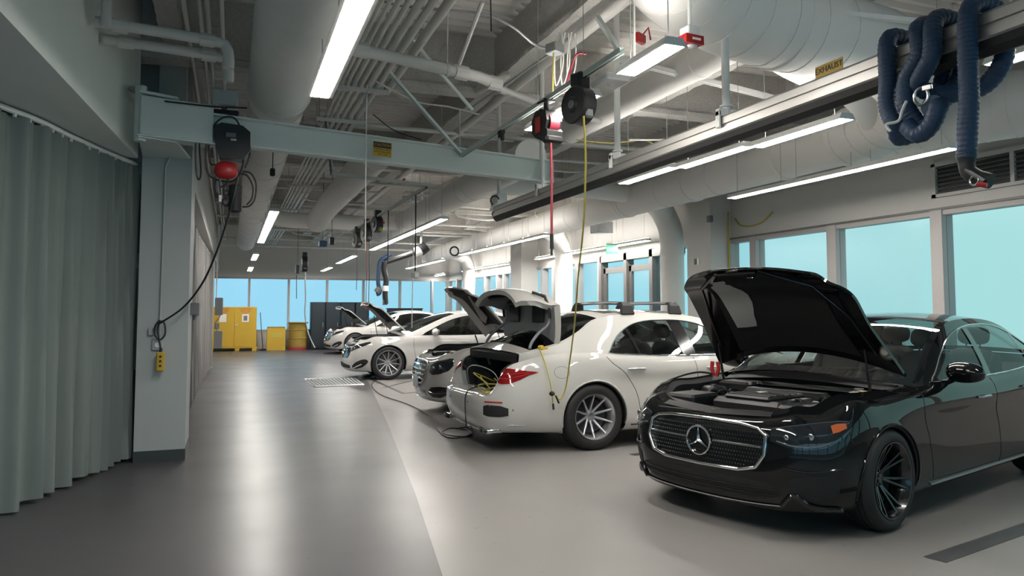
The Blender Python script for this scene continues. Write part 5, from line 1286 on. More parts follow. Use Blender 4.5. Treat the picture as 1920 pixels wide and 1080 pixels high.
# spiral loops of loose cable seen against the deck
def cable(pts, r, label, m='pipe', name='cable', cat='cable', k=8, group=None):
    b = MB(); b.tube(crom(pts, k), r, 8); return b.build(name, m, smooth=60, label=label, cat=cat, group=group)
cable([at(700, -5, Z=4.0), at(760, 12, Z=4.0), at(900, 25, Z=3.98), at(960, 50, Z=3.9), at(1000, 82, Z=3.8), at(1030, 92, Z=3.75)], .012, 'grey flexible conduit sweeping to the junction box above the reels', 'galv')
cable([at(880, 205, Z=3.9), at(960, 150, Z=3.85), at(1010, 115, Z=3.8), at(1035, 100, Z=3.76)], .012, 'grey flexible conduit rising from the beam to the junction box', 'galv')
b = MB(); c_ = at(1040, 92, Z=3.72); b.box(tuple(c_), (.12, .12, .09), .4, ch=.008); b.build('junction_box', 'galv', label='grey junction box above the cable reels feeding a yellow cord', cat='junction box')
cable([at(700, 215, Z=3.7), at(740, 245, Z=3.6), at(790, 262, Z=3.5)], .006, 'dark thin cable sagging above the jib beam', 'cable')
cable([at(700, 150, Z=3.9), at(780, 190, Z=3.85), at(840, 200, Z=3.85), at(900, 215, Z=3.8)], .010, 'pale cable sagging behind the crossed braces', 'pipe')
cable([at(1180, 262, Z=3.7), at(1240, 262, Z=3.68), at(1290, 260, Z=3.7), at(1320, 268, Z=3.75)], .012, 'white cable bundle with yellow tape above the exhaust rail', 'pipe')
cable([at(1080, 262, Z=3.7), at(1140, 268, Z=3.68), at(1190, 264, Z=3.7)], .007, 'yellow cord taped to the white bundle above the exhaust rail', 'ycable')
cable([at(1208, 262, Z=3.7), at(1230, 272, Z=3.66), at(1255, 283, Z=3.62)], .007, 'short yellow cord end above the exhaust rail', 'ycable')

# long crossing struts and braces
def strut(a, c, name, label, w=.041, m='galv', parent=None):
    a, c = Vector(a), Vector(c); t = (c - a).normalized(); x = t.cross(V(0, 0, 1)).normalized(); y = x.cross(t)
    s_ = [(-1, 1), (-1, -1), (1, -1), (1, 1), (.6, 1), (.6, .75), (.75, .75), (.75, -.75), (-.75, -.75), (-.75, .75), (-.6, .75), (-.6, 1), (-1, 1)]
    b = MB(); b.grid([[p + x * (u * w / 2) - y * (v * w / 2) for u, v in s_] for p in (a, c)])
    return b.build(name, m, parent, smooth=0, label=label, cat=None if parent else 'brace')
rk = empty('reel_rail', (0, 0, 0), 0, 'pale steel strut rail on angled braces carrying the cable reels', 'rail')
strut((2.42, 8.03, 3.25), (2.45, 4.35, 3.25), 'strut_bar', None, m='beamblue', parent=rk)
for a, c in (((2.41, 8.0, 3.27), at(718, 122, Z=3.95)), (at(1165, 100, Z=3.27), at(1120, 32, Z=3.85)), ((2.42, 8.0, 3.27), (2.42, 8.0, 4.2))):
    strut(a, c, 'brace', None, .034, 'beamblue', rk)
strut(at(1160, 95, Z=3.29), at(1040, 180, Z=3.9), 'brace', None, .02, 'pipe', rk)
b = MB(); b.tube([at(885, 205, Z=3.75), at(762, 62, Z=4.1)], .020, 8); b.build('brace', 'beamblue', label='thin diagonal brace crossing behind the drain pipe', cat='brace')
b = MB(); b.tube([at(858, 128, Z=3.8), at(905, 2, Z=4.0)], .020, 8); b.build('brace', 'pipe', label='steep white hanger rod above the drain pipe', cat='brace')
b = MB(); b.tube([at(862, 288, Y=8.0), at(862, 205, Y=8.0)], .006, 6); b.build('hanger_rod', 'pipe', label='thin rod standing on the jib beam by the reel rail end', cat='rod')
b = MB(); b.tube([at(920, 0, Z=4.0), at(921, 58, Z=3.7)], .006, 6); b.build('hanger_rod', 'black', label='thin black rod hanging at top centre', cat='rod')
b = MB(); b.tube([at(1190, 75, Z=3.4) + V(0, 0, 1.2), at(1190, 112, Z=3.25)], .008, 6); b.build('hanger_rod', 'pipe', label='thin rod holding the sensor between the pair of lights', cat='rod')
b = MB(); p = at(1200, 72, Z=3.7); b.box(tuple(p), (.12, .05, .08), .5, ch=.01); b.tube([p, p + V(.08, .0, .10), p + V(.1, 0, .0)], .008, 6); b.build('valve_handle', 'red', label='small red valve handle under the spiral duct', cat='valve')

# big cross bar from the right rail posts
def reel(name, p, R, wd, label, hose, hosem, body='black', side='black', rz=0.0, style=0):
    r = empty(name, p, rz, label, 'reel')
    if style == 0:   # round drum
        b = MB(); b.lathe([(.001, -wd / 2 - .012), (R * .35, -wd / 2 - .012), (R * .45, -wd / 2), (R * .92, -wd / 2), (R, -wd / 2 + .012), (R, wd / 2 - .012), (R * .92, wd / 2), (R * .45, wd / 2), (R * .35, wd / 2 + .012), (.001, wd / 2 + .012)], axis='X', n=36); b.build('drum', body, r)
        b = MB(); b.lathe([(.001, -wd / 2 - .016), (R * .22, -wd / 2 - .016), (R * .22, -wd / 2 - .006)], axis='X', n=24); b.build('side_disc', 'grey', r)
        b = MB(); b.box((0, -R * .2, R + .03), (wd * .8, .10, .14), ch=.012); b.box((0, .04, R + .06), (wd * .5, .05, .10), ch=.008); b.build('bracket', 'black', r)
        b = MB(); b.box((0, -R * .75, -R * .45), (wd * .55, .05, .10), ch=.012); b.build('cord_outlet', 'grey', r)
    else:            # boxy guard with a red coil window
        b = MB(); b.prism([(0, y, z) for y, z in ((-R * .95, R * .15), (-R * .8, R * .75), (-R * .3, R * .95), (R * .45, R * .9), (R * .85, R * .4), (R * .8, -R * .4), (R * .35, -R * .75), (-R * .35, -R * 1.05), (-R * .95, -R * .95), (-R, -R * .5), (-R * .8, -R * .3))], (-wd / 2, 0, 0), (wd / 2, 0, 0)); b.build('guard', body, r, smooth=0)
        b = MB(); b.box((-wd / 2 - .004, R * .05, R * .02), (.012, R * .55, R * .95), ch=.004); b.build('side_plate', 'red', r)
        b = MB(); b.lathe([(R * .55, -wd * .3), (R * .62, -wd * .3), (R * .62, wd * .3), (R * .55, wd * .3)], axis='X', n=24, c=(0, -R * .45, R * .05)); b.build('hose_coil', 'redhose', r)
        b = MB(); b.box((0, -R * .7, -R * .98), (wd * 1.15, R * .7, .07), ch=.02); b.build('hose_outlet', body, r)
        b = MB(); b.tube([(0, 0, R * .9), (0, 0, R + .10)], .022, 8); b.box((0, .0, R + .07), (.08, .16, .02)); b.build('bracket', 'black', r)
    return r
r1 = reel('hose_reel', (2.43, 5.60, 3.02), .135, .15, 'red and black hose reel hanging from the strut rail, far one of the two', None, None, 'black', style=1, rz=.15)
r2 = reel('cord_reel', (2.43, 4.98, 3.03), .145, .13, 'round black cord reel hanging from the strut rail, near one of the two', None, None, 'black', rz=.25)
cable([(2.42, 5.49, 2.90), (2.415, 5.46, 2.6), (2.41, 5.45, 2.3), (2.41, 5.45, 2.08)], .011, 'red air hose hanging straight down from the red reel', 'redhose', 'air_hose', 'hose')
b = MB(); b.tube([(2.41, 5.45, 2.10), (2.41, 5.45, 1.98)], .016, 8); b.tube([(2.41, 5.45, 1.98), (2.405, 5.445, 1.93)], .011, 8); b.build('hose_coupling', 'black', label='black coupling at the end of the red hose', cat='coupling')
b = MB(); q = at(940, 250, X=2.43); b.box((q.x, q.y, 3.22), (.05, .10, .04), ch=.006); b.box((q.x, q.y - .03, 3.17), (.04, .03, .08), ch=.01); b.box((q.x, q.y + .04, 3.19), (.03, .05, .03), ch=.006); b.build('rail_clamp', 'black', label='small black clamp on the strut rail left of the reels', cat='clamp')
cable([at(1038, 98, Z=3.68), at(1037, 140, Z=3.5), at(1037, 190, Z=3.30)], .007, 'short yellow cord dropping from the junction box to the rail', 'ycable')
cable([at(1057, 175, Z=3.3), at(1070, 130, Z=3.5), at(1082, 102, Z=3.6), at(1100, 101, Z=3.6)], .010, 'red air line rising from the reel to the pipe above', 'redhose', 'air_hose', 'hose')
for k, xx in enumerate((1048, 1060, 1072)):
    cable([at(xx, 60, Z=3.9), at(xx - 8, 110, Z=3.7), at(xx - 5, 160, Z=3.5), at(xx + 8, 120, Z=3.65), at(xx + 6, 62, Z=3.9)], .007, ['left', 'middle', 'right'][k] + ' loop of white wire hanging behind the cable reels', 'pipe', group='looped wires behind the reels')
# yellow cord: reel to flank of the white car, then up to the boot edge
ypt = lambda x, y, Y: at(x, y, Y=Y)
cable([(2.41, 4.86, 2.92), ypt(1098, 300, 5.0), ypt(1094, 420, 5.3), ypt(1084, 520, 5.8), ypt(1078, 600, 6.3), ypt(1068, 680, 6.8), ypt(1060, 730, 6.98), ypt(1050, 748, 6.99), ypt(1040, 740, 6.99)], .0075, 'long yellow cord hanging from the black reel to the flank of the white car', 'ycable', 'power_cord', 'cord', 10)
cable([ypt(1012, 655, 7.28), ypt(1022, 680, 7.12), ypt(1030, 710, 7.02), ypt(1035, 738, 6.99), ypt(1037, 768, 6.985)], .0075, 'yellow cord draped from the boot edge down the rear fender', 'ycable', 'power_cord', 'cord')
b = MB(); p = ypt(1035, 738, 6.97); ellipsoid(b, tuple(p), (.03, .025, .025)); b.tube([ypt(1042, 742, 6.975), ypt(1048, 756, 6.975)], .010, 6); b.tube([ypt(1037, 757, 6.975), ypt(1038, 768, 6.975)], .012, 6); b.build('cord_connector', 'matt', label='dark plug connector where the yellow cords meet on the fender', cat='connector')
b = MB(); p = ypt(1014, 652, 7.30); b.box(tuple(p), (.06, .05, .05), .3, ch=.01); b.box((p.x + .05, p.y, p.z - .01), (.06, .03, .03), ch=.006); b.build('charger_clip', 'yellow', label='yellow clip sitting on the boot edge of the white car', cat='clip')

# red strobe on a drop rod
sr = empty('fire_alarm', (2.88, 4.18, 3.30), .1, 'red fire alarm strobe hanging on a white rod near the spiral duct', 'fire alarm')
b = MB(); b.tube([(0, 0, .10), (0, 0, CEIL - 3.3)], .013, 8); b.build('drop_rod', 'white', sr)
b = MB(); b.box((0, 0, .07), (.10, .10, .07), ch=.006); b.build('back_box', 'white', sr)
b = MB(); b.prism([(-.075, -.055, .04), (.075, -.055, .04), (.075, .055, .04), (-.075, .055, .04)], (0, 0, -.0), (0, 0, -.02)); b.prism([(-.075, -.055, .02), (.075, -.055, .02), (.06, .045, .02), (-.06, .045, .02)], (0, 0, 0), (0, 0, -.04)); b.build('alarm_body', 'red', sr, smooth=0)
b = MB(); b.box((.01, -.057, .012), (.07, .002, .016)); b.build('alarm_label', 'paper', sr, smooth=0)
b = MB(); ellipsoid(b, (.01, -.01, -.025), (.04, .03, .018)); b.build('strobe_lens', 'white', sr)

# aluminium exhaust rail on posts, with black rubber lip
er = empty('exhaust_rail', (0, 0, 0), 0, 'long aluminium exhaust extraction rail with a black rubber lip', 'rail')
b = MB(); sec = [(3.44, 2.825), (3.44, 2.865), (3.452, 2.87), (3.452, 2.885), (3.44, 2.89), (3.44, 2.94), (3.45, 2.955), (3.56, 2.955), (3.575, 2.94), (3.575, 2.825), (3.56, 2.815), (3.455, 2.815), (3.44, 2.825)]
b.grid([[(x, y, z) for x, z in sec] for y in (-2.0, 9.83)]); b.add([(x, 9.83, z) for x, z in sec[:-1]], [tuple(range(len(sec) - 1))]); b.build('rail_body', 'alu', er, smooth=0)
b = MB(); b.grid([[(x, y, z) for x, z in ((3.452, 2.815), (3.462, 2.775), (3.50, 2.748), (3.515, 2.748), (3.55, 2.775), (3.56, 2.815))] for y in (-2.0, 9.86)]); b.build('rubber_lip', 'rubber', er, smooth=0)
b = MB(); b.tube([(3.50, 9.80, 2.86), (3.50, 9.90, 2.86)], .055, 20); b.build('end_cap', 'hose', er)
for y in (1.4, 4.62, 6.32, 8.2):
    b = MB(); b.tube([(3.50, y, 2.96), (3.50, y, CEIL)], .030, 12); b.tube([(3.50, y, 3.03), (3.50, y, 3.045)], .05, 16); b.build('post', 'white', er)
    b = MB(); b.box((3.50, y, 2.985), (.17, .05, .06), ch=.006); b.box((3.425, y, 2.93), (.02, .05, .13), ch=.004); b.build('post_bracket', 'white', er)
strut((3.5, 6.4, 4.0), (5.9, 6.4, 3.75), 'cross_strut', 'white cross strut bracing the exhaust rail post', .05, 'white')
strut((3.5, 4.7, 3.9), (6.6, 4.4, 3.95), 'cross_strut', 'white cross strut behind the exhaust label', .04, 'white')
# blue hoses slung over the rail
def ribbed(name, pts, r, label, m='hose', k=10):
    c = crom(pts, k); root = empty(name, (0, 0, 0), 0, label, 'hose')
    b = MB(); L = 0; fine = [c[0]]
    for a, q in zip(c[:-1], c[1:]):
        n = max(1, int((q - a).length / .006))
        for i in range(n): fine.append(a.lerp(q, (i + 1) / n))
    b.tube(fine, [r * (1.0 + .045 * math.sin(i * 2 * PI / 3.4)) for i in range(len(fine))], 14); b.build('hose_body', m, root, smooth=70); return root
F, B_ = 3.385, 3.635
fp = lambda x, y, X=F: tuple(at(x, y, X=X))
def over(yy, up=2.99): return [(F + .02, yy, 2.90), (F + .03, yy, up), (3.505, yy, up + .035), (B_ - .03, yy, up), (B_, yy, 2.90)]
a1 = at(1817, 150, X=F).y; a2 = at(1760, 150, X=F).y; a3 = at(1725, 130, X=F).y; a4 = at(1690, 150, X=F).y; a5 = at(1665, 160, X=F).y
ribbed('exhaust_hose', [fp(1812, 296), fp(1814, 240), fp(1817, 180), (F, a1, 2.86)] + over(a1)[1:] + [(B_, a1 + .0, 2.75), (B_ - .02, a1 + .1, 2.64), (3.50, a1 + .22, 2.62), (F + .02, a1 + .30, 2.68), (F - .02, a2 + .02, 2.80)] + over(a2 + .04)[1:] + [(B_, a2 + .08, 2.72), (3.52, a2 + .15, 2.55), fp(1760, 200), fp(1745, 235, 3.36), fp(1722, 252, 3.35), fp(1700, 235, 3.35)],
       .046, 'dark blue ribbed exhaust hose slung over the rail, its end hanging straight down')
ribbed('exhaust_hose', [fp(1720, 232, 3.42), fp(1700, 200), fp(1700, 150), (F, a3, 2.84)] + over(a3 + .03)[1:] + [(B_, a3 + .1, 2.66), (3.56, a4, 2.50), (3.46, a4 + .08, 2.44), fp(1678, 235), fp(1664, 200), fp(1664, 150)] + over(a5 + .02)[1:] + [(B_, a5, 2.74)],
       .046, 'dark blue ribbed hose looped twice round the rail beside the hanging one')
cap = empty('hose_coupling', fp(1752, 200, 3.40), .3, 'round blue hose end cap and steel ring inside the hose loops', 'coupling')
b = MB(); b.lathe([(.02, -.03), (.055, -.03), (.06, .0), (.055, .03), (.03, .035)], axis='X', n=24); b.build('end_cap', 'hose', cap)
b = MB(); b.tube([(-.03, .05 + .035 * math.cos(a), .06 + .045 * math.sin(a)) for a in [2 * PI * k / 24 for k in range(24)]], .008, 8, closed=True); b.box((-.03, .02, .10), (.02, .05, .03), ch=.004); b.build('steel_ring', 'steel', cap)
b = MB(); b.tube(crom([(-.04, .12, .05), (-.05, .14, 0), (-.05, .16, -.05), (-.06, .22, -.06), (-.06, .20, -.10)], 5), .008, 6); b.build('tie_cord', 'pipe', cap)
nz = empty('hose_nozzle', tuple(at(1812, 300, X=F)), 0, 'black angled hose nozzle with a steel clamp and red grip', 'nozzle')
b = MB(); b.tube(crom([(0, 0, .03), (0, 0, -.01), (.0, -.01, -.06), (.015, -.045, -.095), (.03, -.10, -.12)], 5), [.047, .047, .046, .044, .042, .040] + [.038] * 15, 16); b.build('nozzle_body', 'rubber', nz)
b = MB(); b.tube([(-.035, -.02, -.055), (-.02, -.10, -.125)], .011, 8); b.build('clamp_bar', 'steel', nz)
b = MB(); b.tube([(-.03 + .0, -.06 + .022 * math.cos(a), -.115 + .022 * math.sin(a)) for a in [2 * PI * k / 16 for k in range(16)]], .005, 6, closed=True); b.build('clamp_ring', 'steel', nz)
b = MB(); b.tube([(-.03, -.075, -.135), (-.02, -.115, -.145)], .011, 8); b.build('grip', 'red', nz)
# EXHAUST tag on the duct
p = at(1555, 158, X=3.46); p.z = 2.995
ex = MB(); ex.box(tuple(p), (.004, .225, .072)); ex = ex.build('exhaust_label', 'yellow', smooth=0, label='yellow label reading EXHAUST standing on top of the exhaust rail', cat='label')
text_mesh('EXHAUST', .052, 'lettering', 'black', ex, Matrix.Translation((p.x - .004, p.y, p.z)) @ Matrix.Rotation(-PI / 2, 4, 'Z') @ Matrix.Rotation(PI / 2, 4, 'X'), .001)

# jib crane: bracket, beam, trolley hoist
jb = empty('jib_crane', (0, 0, 0), 0, 'pale green jib crane beam reaching right from the column', 'crane')
A, Bv = V(-.80, 7.30, 0), V(3.646, 8.30, 0); t = (Bv - A).normalized(); nn = V(-t.y, t.x, 0)
sec = [(-.065, 3.05), (.065, 3.05), (.065, 3.065), (.006, 3.072), (.006, 3.308), (.065, 3.315), (.065, 3.33), (-.065, 3.33), (-.065, 3.315), (-.006, 3.308), (-.006, 3.072), (-.065, 3.065), (-.065, 3.05)]
S0 = A + t * .55
b = MB(); b.grid([[p + nn * s_ + V(0, 0, z) for s_, z in sec] for p in (S0, Bv)])
for p in (Bv,): b.prism([p + nn * s_ + V(0, 0, z) for s_, z in ((-.067, 3.048), (.067, 3.048), (.067, 3.332), (-.067, 3.332))], (0, 0, 0), tuple(t * .012))
b.build('beam', 'beamblue', jb, smooth=0)
b = MB(); b.box((0, 0, 3.22), (.62, .16, .36), M4=Matrix.Translation(A + t * .30) @ Matrix.Rotation(math.atan2(t.y, t.x), 4, 'Z'), ch=.01); b.box((0, 0, 3.035), (.66, .20, .012), M4=Matrix.Translation(A + t * .30) @ Matrix.Rotation(math.atan2(t.y, t.x), 4, 'Z')); b.build('pivot_housing', 'beamblue', jb, smooth=0)
b = MB()
for z in (3.02, 3.42): b.prism([(-.86, 8.14, z), (-.42, 8.14, z), (-.50, 7.35, z), (-.80, 7.22, z)], (0, 0, 0), (0, 0, .025))
b.tube([(-.80, 7.32, 3.0), (-.80, 7.32, 3.50)], .05, 16); b.build('wall_bracket', 'beamblue', jb, smooth=30)
b = MB(); b.tube([(-.90, 7.5, 3.52), (-.78, 7.3, 3.42), (-.78, 7.28, 3.10)], .03, 8); b.build('bracket_arm', 'galv', jb)
b = MB(); b.tube([(-.6, 7.22, 3.36), (-.2, 7.3, 3.37), (.1, 7.35, 3.40)], .008, 6); b.tube([(-.12, 7.33, 3.37), (-.08, 7.34, 3.37)], .02, 8); b.build('conductor_bar', 'black', jb)
sgn = empty('warning_sign', tuple(at(717, 280, Y=7.62)), math.atan2(t.y, t.x), 'yellow and black caution sign on the jib beam', 'sign')
b = MB(); b.box((0, 0, 0), (.205, .004, .155)); b.build('sign_plate', 'yellow', sgn, smooth=0)
b = MB(); b.box((0, -.004, .042), (.195, .003, .058)); b.build('sign_header', 'black', sgn, smooth=0)
text_mesh('CAUTION', .040, 'header_text', 'yellow', sgn, Matrix.Translation((0, -.0075, .042)) @ Matrix.Rotation(PI / 2, 4, 'X'), .0008)
for k, s_ in enumerate(('OVERHEAD CRANE', 'WATCH FOR LOAD', 'KEEP CLEAR')): text_mesh(s_, .020, 'sign_text', 'black', sgn, Matrix.Translation((0, -.0035, -.005 - .026 * k)) @ Matrix.Rotation(PI / 2, 4, 'X'), .0008)
# hoist
J = lambda x, y, Y=7.42: at(x, y, Y=Y)
hc = J(434, 268); ho = empty('chain_hoist', tuple(hc), 0, 'black and red electric chain hoist hanging at the column end of the jib', 'hoist')
ox, oy, oz = hc
def HB(nm, c, d, m, ch=.012, rz=0): b = MB(); q = J(*c); b.box((q.x - ox, q.y - oy, q.z - oz), d, rz, ch=ch); return b.build(nm, m, ho, smooth=30)
HB('trolley', (422, 186), (.23, .16, .16), 'galv', .01); HB('trolley_wheel_bar', (420, 211), (.27, .12, .03), 'black')
b = MB(); b.prism([(J(x, y).x - ox, -.10, J(x, y).z - oz) for x, y in ((402, 240), (416, 234), (455, 240), (469, 252), (469, 285), (455, 303), (413, 300), (404, 272))], (0, 0, 0), (0, .17, 0)); b.build('motor_housing', 'black', ho, smooth=30)
HB('housing_badge', (433, 253, 7.31), (.09, .006, .04), 'grey', .002); HB('housing_badge', (438, 262, 7.31), (.05, .006, .02), 'galv', .002)
b = MB(); q = J(424, 320) - hc; ellipsoid(b, tuple(q), (.105, .085, .085), p=.75); b.build('gear_housing', 'red', ho, smooth=60)
b = MB(); q = J(441, 372) - hc; rows = []; b.tube([q + V(0, 0, .13), q + V(0, 0, .12), q + V(0, 0, -.12), q + V(0, 0, -.135)], [.03, .058, .058, .035], 16); b.build('chain_bag', 'rubber', ho)
b = MB(); c0 = J(424, 350) - hc
for k in range(6): b.tube([c0 + V((.008 * math.cos(a)) if k % 2 else 0, 0 if k % 2 else .008 * math.cos(a), -.022 * k + .014 * math.sin(a)) for a in [2 * PI * i / 10 for i in range(10)]], .0035, 5, closed=True)
b.build('load_chain', 'steel', ho)
b = MB(); c1 = J(424, 368) - hc; b.tube(crom([c1 + V(0, 0, .02), c1 + V(0, 0, -.01), c1 + V(-.028, 0, -.04), c1 + V(-.02, 0, -.08), c1 + V(.015, 0, -.088), c1 + V(.03, 0, -.055)], 5), .010, 8); b.box(tuple(c1 + V(0, 0, .03)), (.05, .03, .05), ch=.01); b.build('load_hook', 'black', ho)
b = MB(); q = J(413, 372) - hc; b.box(tuple(q), (.025, .004, .06), .1); b.build('paper_tag', 'paper', ho, smooth=0)
loops = [[(376, 215), (368, 250), (367, 300), (371, 335), (377, 325), (374, 270), (380, 225), (392, 222)],
         [(398, 218), (389, 250), (386, 300), (392, 328), (410, 338), (435, 340), (450, 325), (458, 290), (452, 245), (440, 222), (420, 220), (402, 235), (392, 270), (394, 305), (404, 308)],
         [(455, 250), (466, 262), (468, 290), (460, 315)], [(455, 322), (470, 325), (480, 345), (478, 372), (468, 386), (454, 388)], [(452, 326), (464, 330), (474, 350), (472, 372), (462, 384)],
         [(406, 335), (405, 355), (411, 366)], [(412, 335), (414, 350), (424, 345), (428, 335)]]
for k, L_ in enumerate(loops):
    b = MB(); b.tube(crom([J(x, y, 7.36 + .03 * (k % 3)) - hc for x, y in L_], 6), .0085, 7); b.build('power_cable', 'cable', ho)
cable([J(446, 330, 7.34), J(436, 378, 7.34), J(424, 420, 7.40), J(405, 475, 7.5), J(380, 530, 7.7), J(345, 575, 7.85), J(305, 603, 7.98), J(297, 607, 8.02)], .0095, 'black pendant cable drooping from the hoist to the column socket', 'cable', 'pendant_cable', 'cable')
pn = empty('pendant_control', tuple(at(301, 678, Y=8.03)), 0, 'yellow hoist pendant control hanging on the column', 'remote control')
b = MB(); b.box((0, 0, 0), (.075, .05, .19), ch=.010); b.build('case', 'yellow', pn)
b = MB(); b.tube([(0, 0, .09), (0, 0, .135)], .014, 8); b.build('strain_relief', 'black', pn)
for k in range(3): b = MB(); b.lathe([(.001, -.031), (.012, -.031), (.012, -.02)], axis='Y', n=12, c=(0, 0, .05 - .045 * k)); b.build('button', 'black', pn)
lp = [(300, 600), (291, 612), (291, 628), (299, 637), (309, 628), (309, 610), (303, 602), (296, 615), (298, 635), (301, 652), (301, 663)]
b = MB(); b.tube(crom([at(x, y, Y=8.07) for x, y in lp], 5), .0085, 7); b.build('pendant_cable', 'cable', label='coiled end of the pendant cable looped over its column hook', cat='cable')
sk = empty('wall_socket', tuple(at(295, 647, Y=8.13)), 0, 'grey round socket plate on the column behind the pendant cable', 'socket')
b = MB(); b.box((0, 0, 0), (.10, .03, .11), ch=.008); b.build('back_plate', 'col', sk); b = MB(); b.lathe([(.001, -.03), (.022, -.03), (.026, -.015)], axis='Y', n=16); b.build('socket_face', 'white', sk)
b = MB(); q = at(284, 622, Y=8.12); b.box(tuple(q), (.06, .03, .08), ch=.008); b.build('cable_hook', 'col', label='painted cable hook plate on the column beside the socket', cat='hook')
# ================================================================== small fixtures and far end
# second reel rail with drops
rk2 = empty('reel_rail', (0, 0, 0), 0, 'far steel strut frame with hanging cords beyond the jib beam', 'rail')
strut((1.13, 9.38, 3.2), (2.62, 9.85, 3.2), 'strut_bar', None, m='galv', parent=rk2); strut((2.46, 9.8, 3.17), (2.38, 16.0, 3.17), 'strut_bar', None, m='galv', parent=rk2)
strut((1.15, 9.4, 3.2), (1.05, 9.3, 3.9), 'brace', None, .034, parent=rk2); strut((2.46, 9.8, 3.2), (2.46, 9.8, CEIL), 'brace', None, .02, parent=rk2); strut((2.4, 13.8, 3.2), (2.4, 13.8, CEIL), 'brace', None, .02, parent=rk2)
cable([(2.46, 10.4, 3.15), (2.46, 10.4, 2.6), (2.46, 10.4, 2.05)], .010, 'black cord hanging from the far strut frame to a pale socket box', 'cable', 'power_cord', 'cord')
b = MB(); b.box((2.46, 10.4, 1.99), (.085, .085, .085), .3, ch=.012); o = b.build('socket_box', 'paper', label='pale cube socket box hanging on the black cord', cat='socket box')
b = MB(); b.box((2.46, 10.355, 1.99), (.04, .012, .05), .3); b.build('socket_face', 'white', o)
cable([(2.42, 12.2, 3.15), (2.42, 12.2, 2.7), (2.42, 12.2, 2.30)], .010, 'black cord dropping behind the exhaust arm', 'cable', 'power_cord', 'cord')
for k, (x, y, z, R, lab) in enumerate(((2.38, 15.2, 2.93, .17, 'dark reel on the far strut frame, left one of three'), (2.40, 14.2, 2.97, .17, 'dark reel on the far strut frame, middle one of three'), (2.42, 13.2, 3.03, .15, 'dark reel with a red and yellow side on the far strut frame'))):
    r = reel('cord_reel', (x, y, z), R, .13, lab, None, None, rz=.2)
    if k == 2:
        b = MB(); b.box((.06, -.08, .02), (.05, .16, .05), ch=.01); b.build('red_lever', 'red', r); b = MB(); b.box((.03, -.08, -.09), (.10, .12, .07), ch=.02); b.build('yellow_case', 'ycable', r)
for k, (x, y, z1) in enumerate(((2.36, 15.1, 1.9), (2.385, 14.1, 1.5), (2.40, 13.9, 1.2), (2.30, 9.9, 1.25))):
    cable([(x, y, 2.9), (x + .01, y, 2.3), (x, y, z1)], .006, ('thin cord hanging low from the left far reel', 'thin cord hanging from the middle far reel', 'second thin cord beside the middle far reel', 'thin pale line hanging in front of the far row of lights')[k], ('cable', 'redhose', 'cable', 'paper')[k], 'power_cord', 'cord')
# white rod crossing in front of the jib beam
b = MB(); b.tube([at(688, 160, Y=7.4), at(686, 300, Y=7.4), at(685, 470, Y=7.4)], .006, 6); b.build('hanging_line', 'paper', label='long white line hanging straight down in front of the jib beam', cat='line')
b = MB(); b.tube([at(690, 168, Y=7.4), at(682, 190, Y=7.4)], .008, 6); b.build('line_hook', 'galv', label='small hook at the top of the long white line', cat='hook')
# exhaust arm hanging at mid distance
am = empty('fume_extractor', (0, 0, 0), 0, 'jointed dark exhaust extraction arm hanging at mid distance', 'extractor arm')
Q = lambda x, y, Y=16.0: at(x, y, Y=Y)
b = MB(); b.tube([Q(722, 492), Q(786, 471)], .055, 12); b.build('arm_tube', 'black', am)
b = MB(); b.tube([Q(778, 473), Q(790, 469)], .10, 16); b.build('arm_joint', 'white', am)
b = MB(); b.tube([Q(788, 470), Q(799, 462)], .13, 16); b.build('swivel_head', 'black', am)
b = MB(); b.tube(crom([Q(733, 477), Q(722, 483), Q(713, 490), Q(710, 505), Q(709, 530), Q(712, 548), Q(706, 552)], 5), .045, 10); b.build('flexible_hose', 'hose', am)
b = MB(); b.tube(crom([Q(722, 492), Q(720, 505), Q(724, 525), Q(722, 545), Q(723, 570)], 5), .06, 12); b.build('drop_hose', 'black', am)
b = MB(); b.tube([Q(722, 545), Q(722, 572)], .055, 12); b.tube([Q(706, 548), Q(712, 540)], .07, 8); b.build('hood_nozzle', 'grey', am)
b = MB(); b.tube([Q(722, 536), Q(722, 546)], .075, 12); b.build('white_collar', 'white', am)
b = MB(); b.tube([Q(790, 468), Q(790, 468) + V(0, 0, 2.0)], .03, 8); b.build('support_post', 'white', am)
# small clutter overhead
for x, y, Y, d, m, lab in ((605, 457, 15.5, (.16, .12, .12), 'hose', 'small dark blue device hung beside the short wide duct'), (622, 452, 15.5, (.10, .10, .16), 'black', 'small black speaker beside the blue device'), (511, 323, 9.5, (.06, .05, .10), 'black', 'small black sensor under the duct by the conduits'),
        (1128, 427, 14.5, (.42, .3, .26), 'galv', 'grey square unit heater high above the far windows'), (558, 505, 22, (.10, .1, .25), 'black', 'tiny black box hung near the far wall')):
    p = at(x, y, Y=Y); b = MB(); b.box(tuple(p), d, .1, ch=.012); b.tube([p + V(0, 0, d[2] / 2), V(p.x, p.y, CEIL)], .006, 5); b.build('ceiling_device', m, label=lab, cat='device')
r = reel('cord_reel', tuple(at(571, 495, Y=21)), .22, .15, 'dark reel hanging over the drive lane near the far wall', None, None)
cable([at(572, 510, Y=20.9), at(573, 560, Y=20.9), at(572, 590, Y=20.9), at(578, 625, Y=20.9), at(590, 652, Y=20.9)], .018, 'pale hose hanging from the lone far reel in front of the lockers', 'galv', 'air_hose', 'hose')
cable([at(556, 515, Y=22), at(556, 560, Y=22)], .010, 'thin cord hanging left of the lone far reel', 'cable', 'power_cord', 'cord')
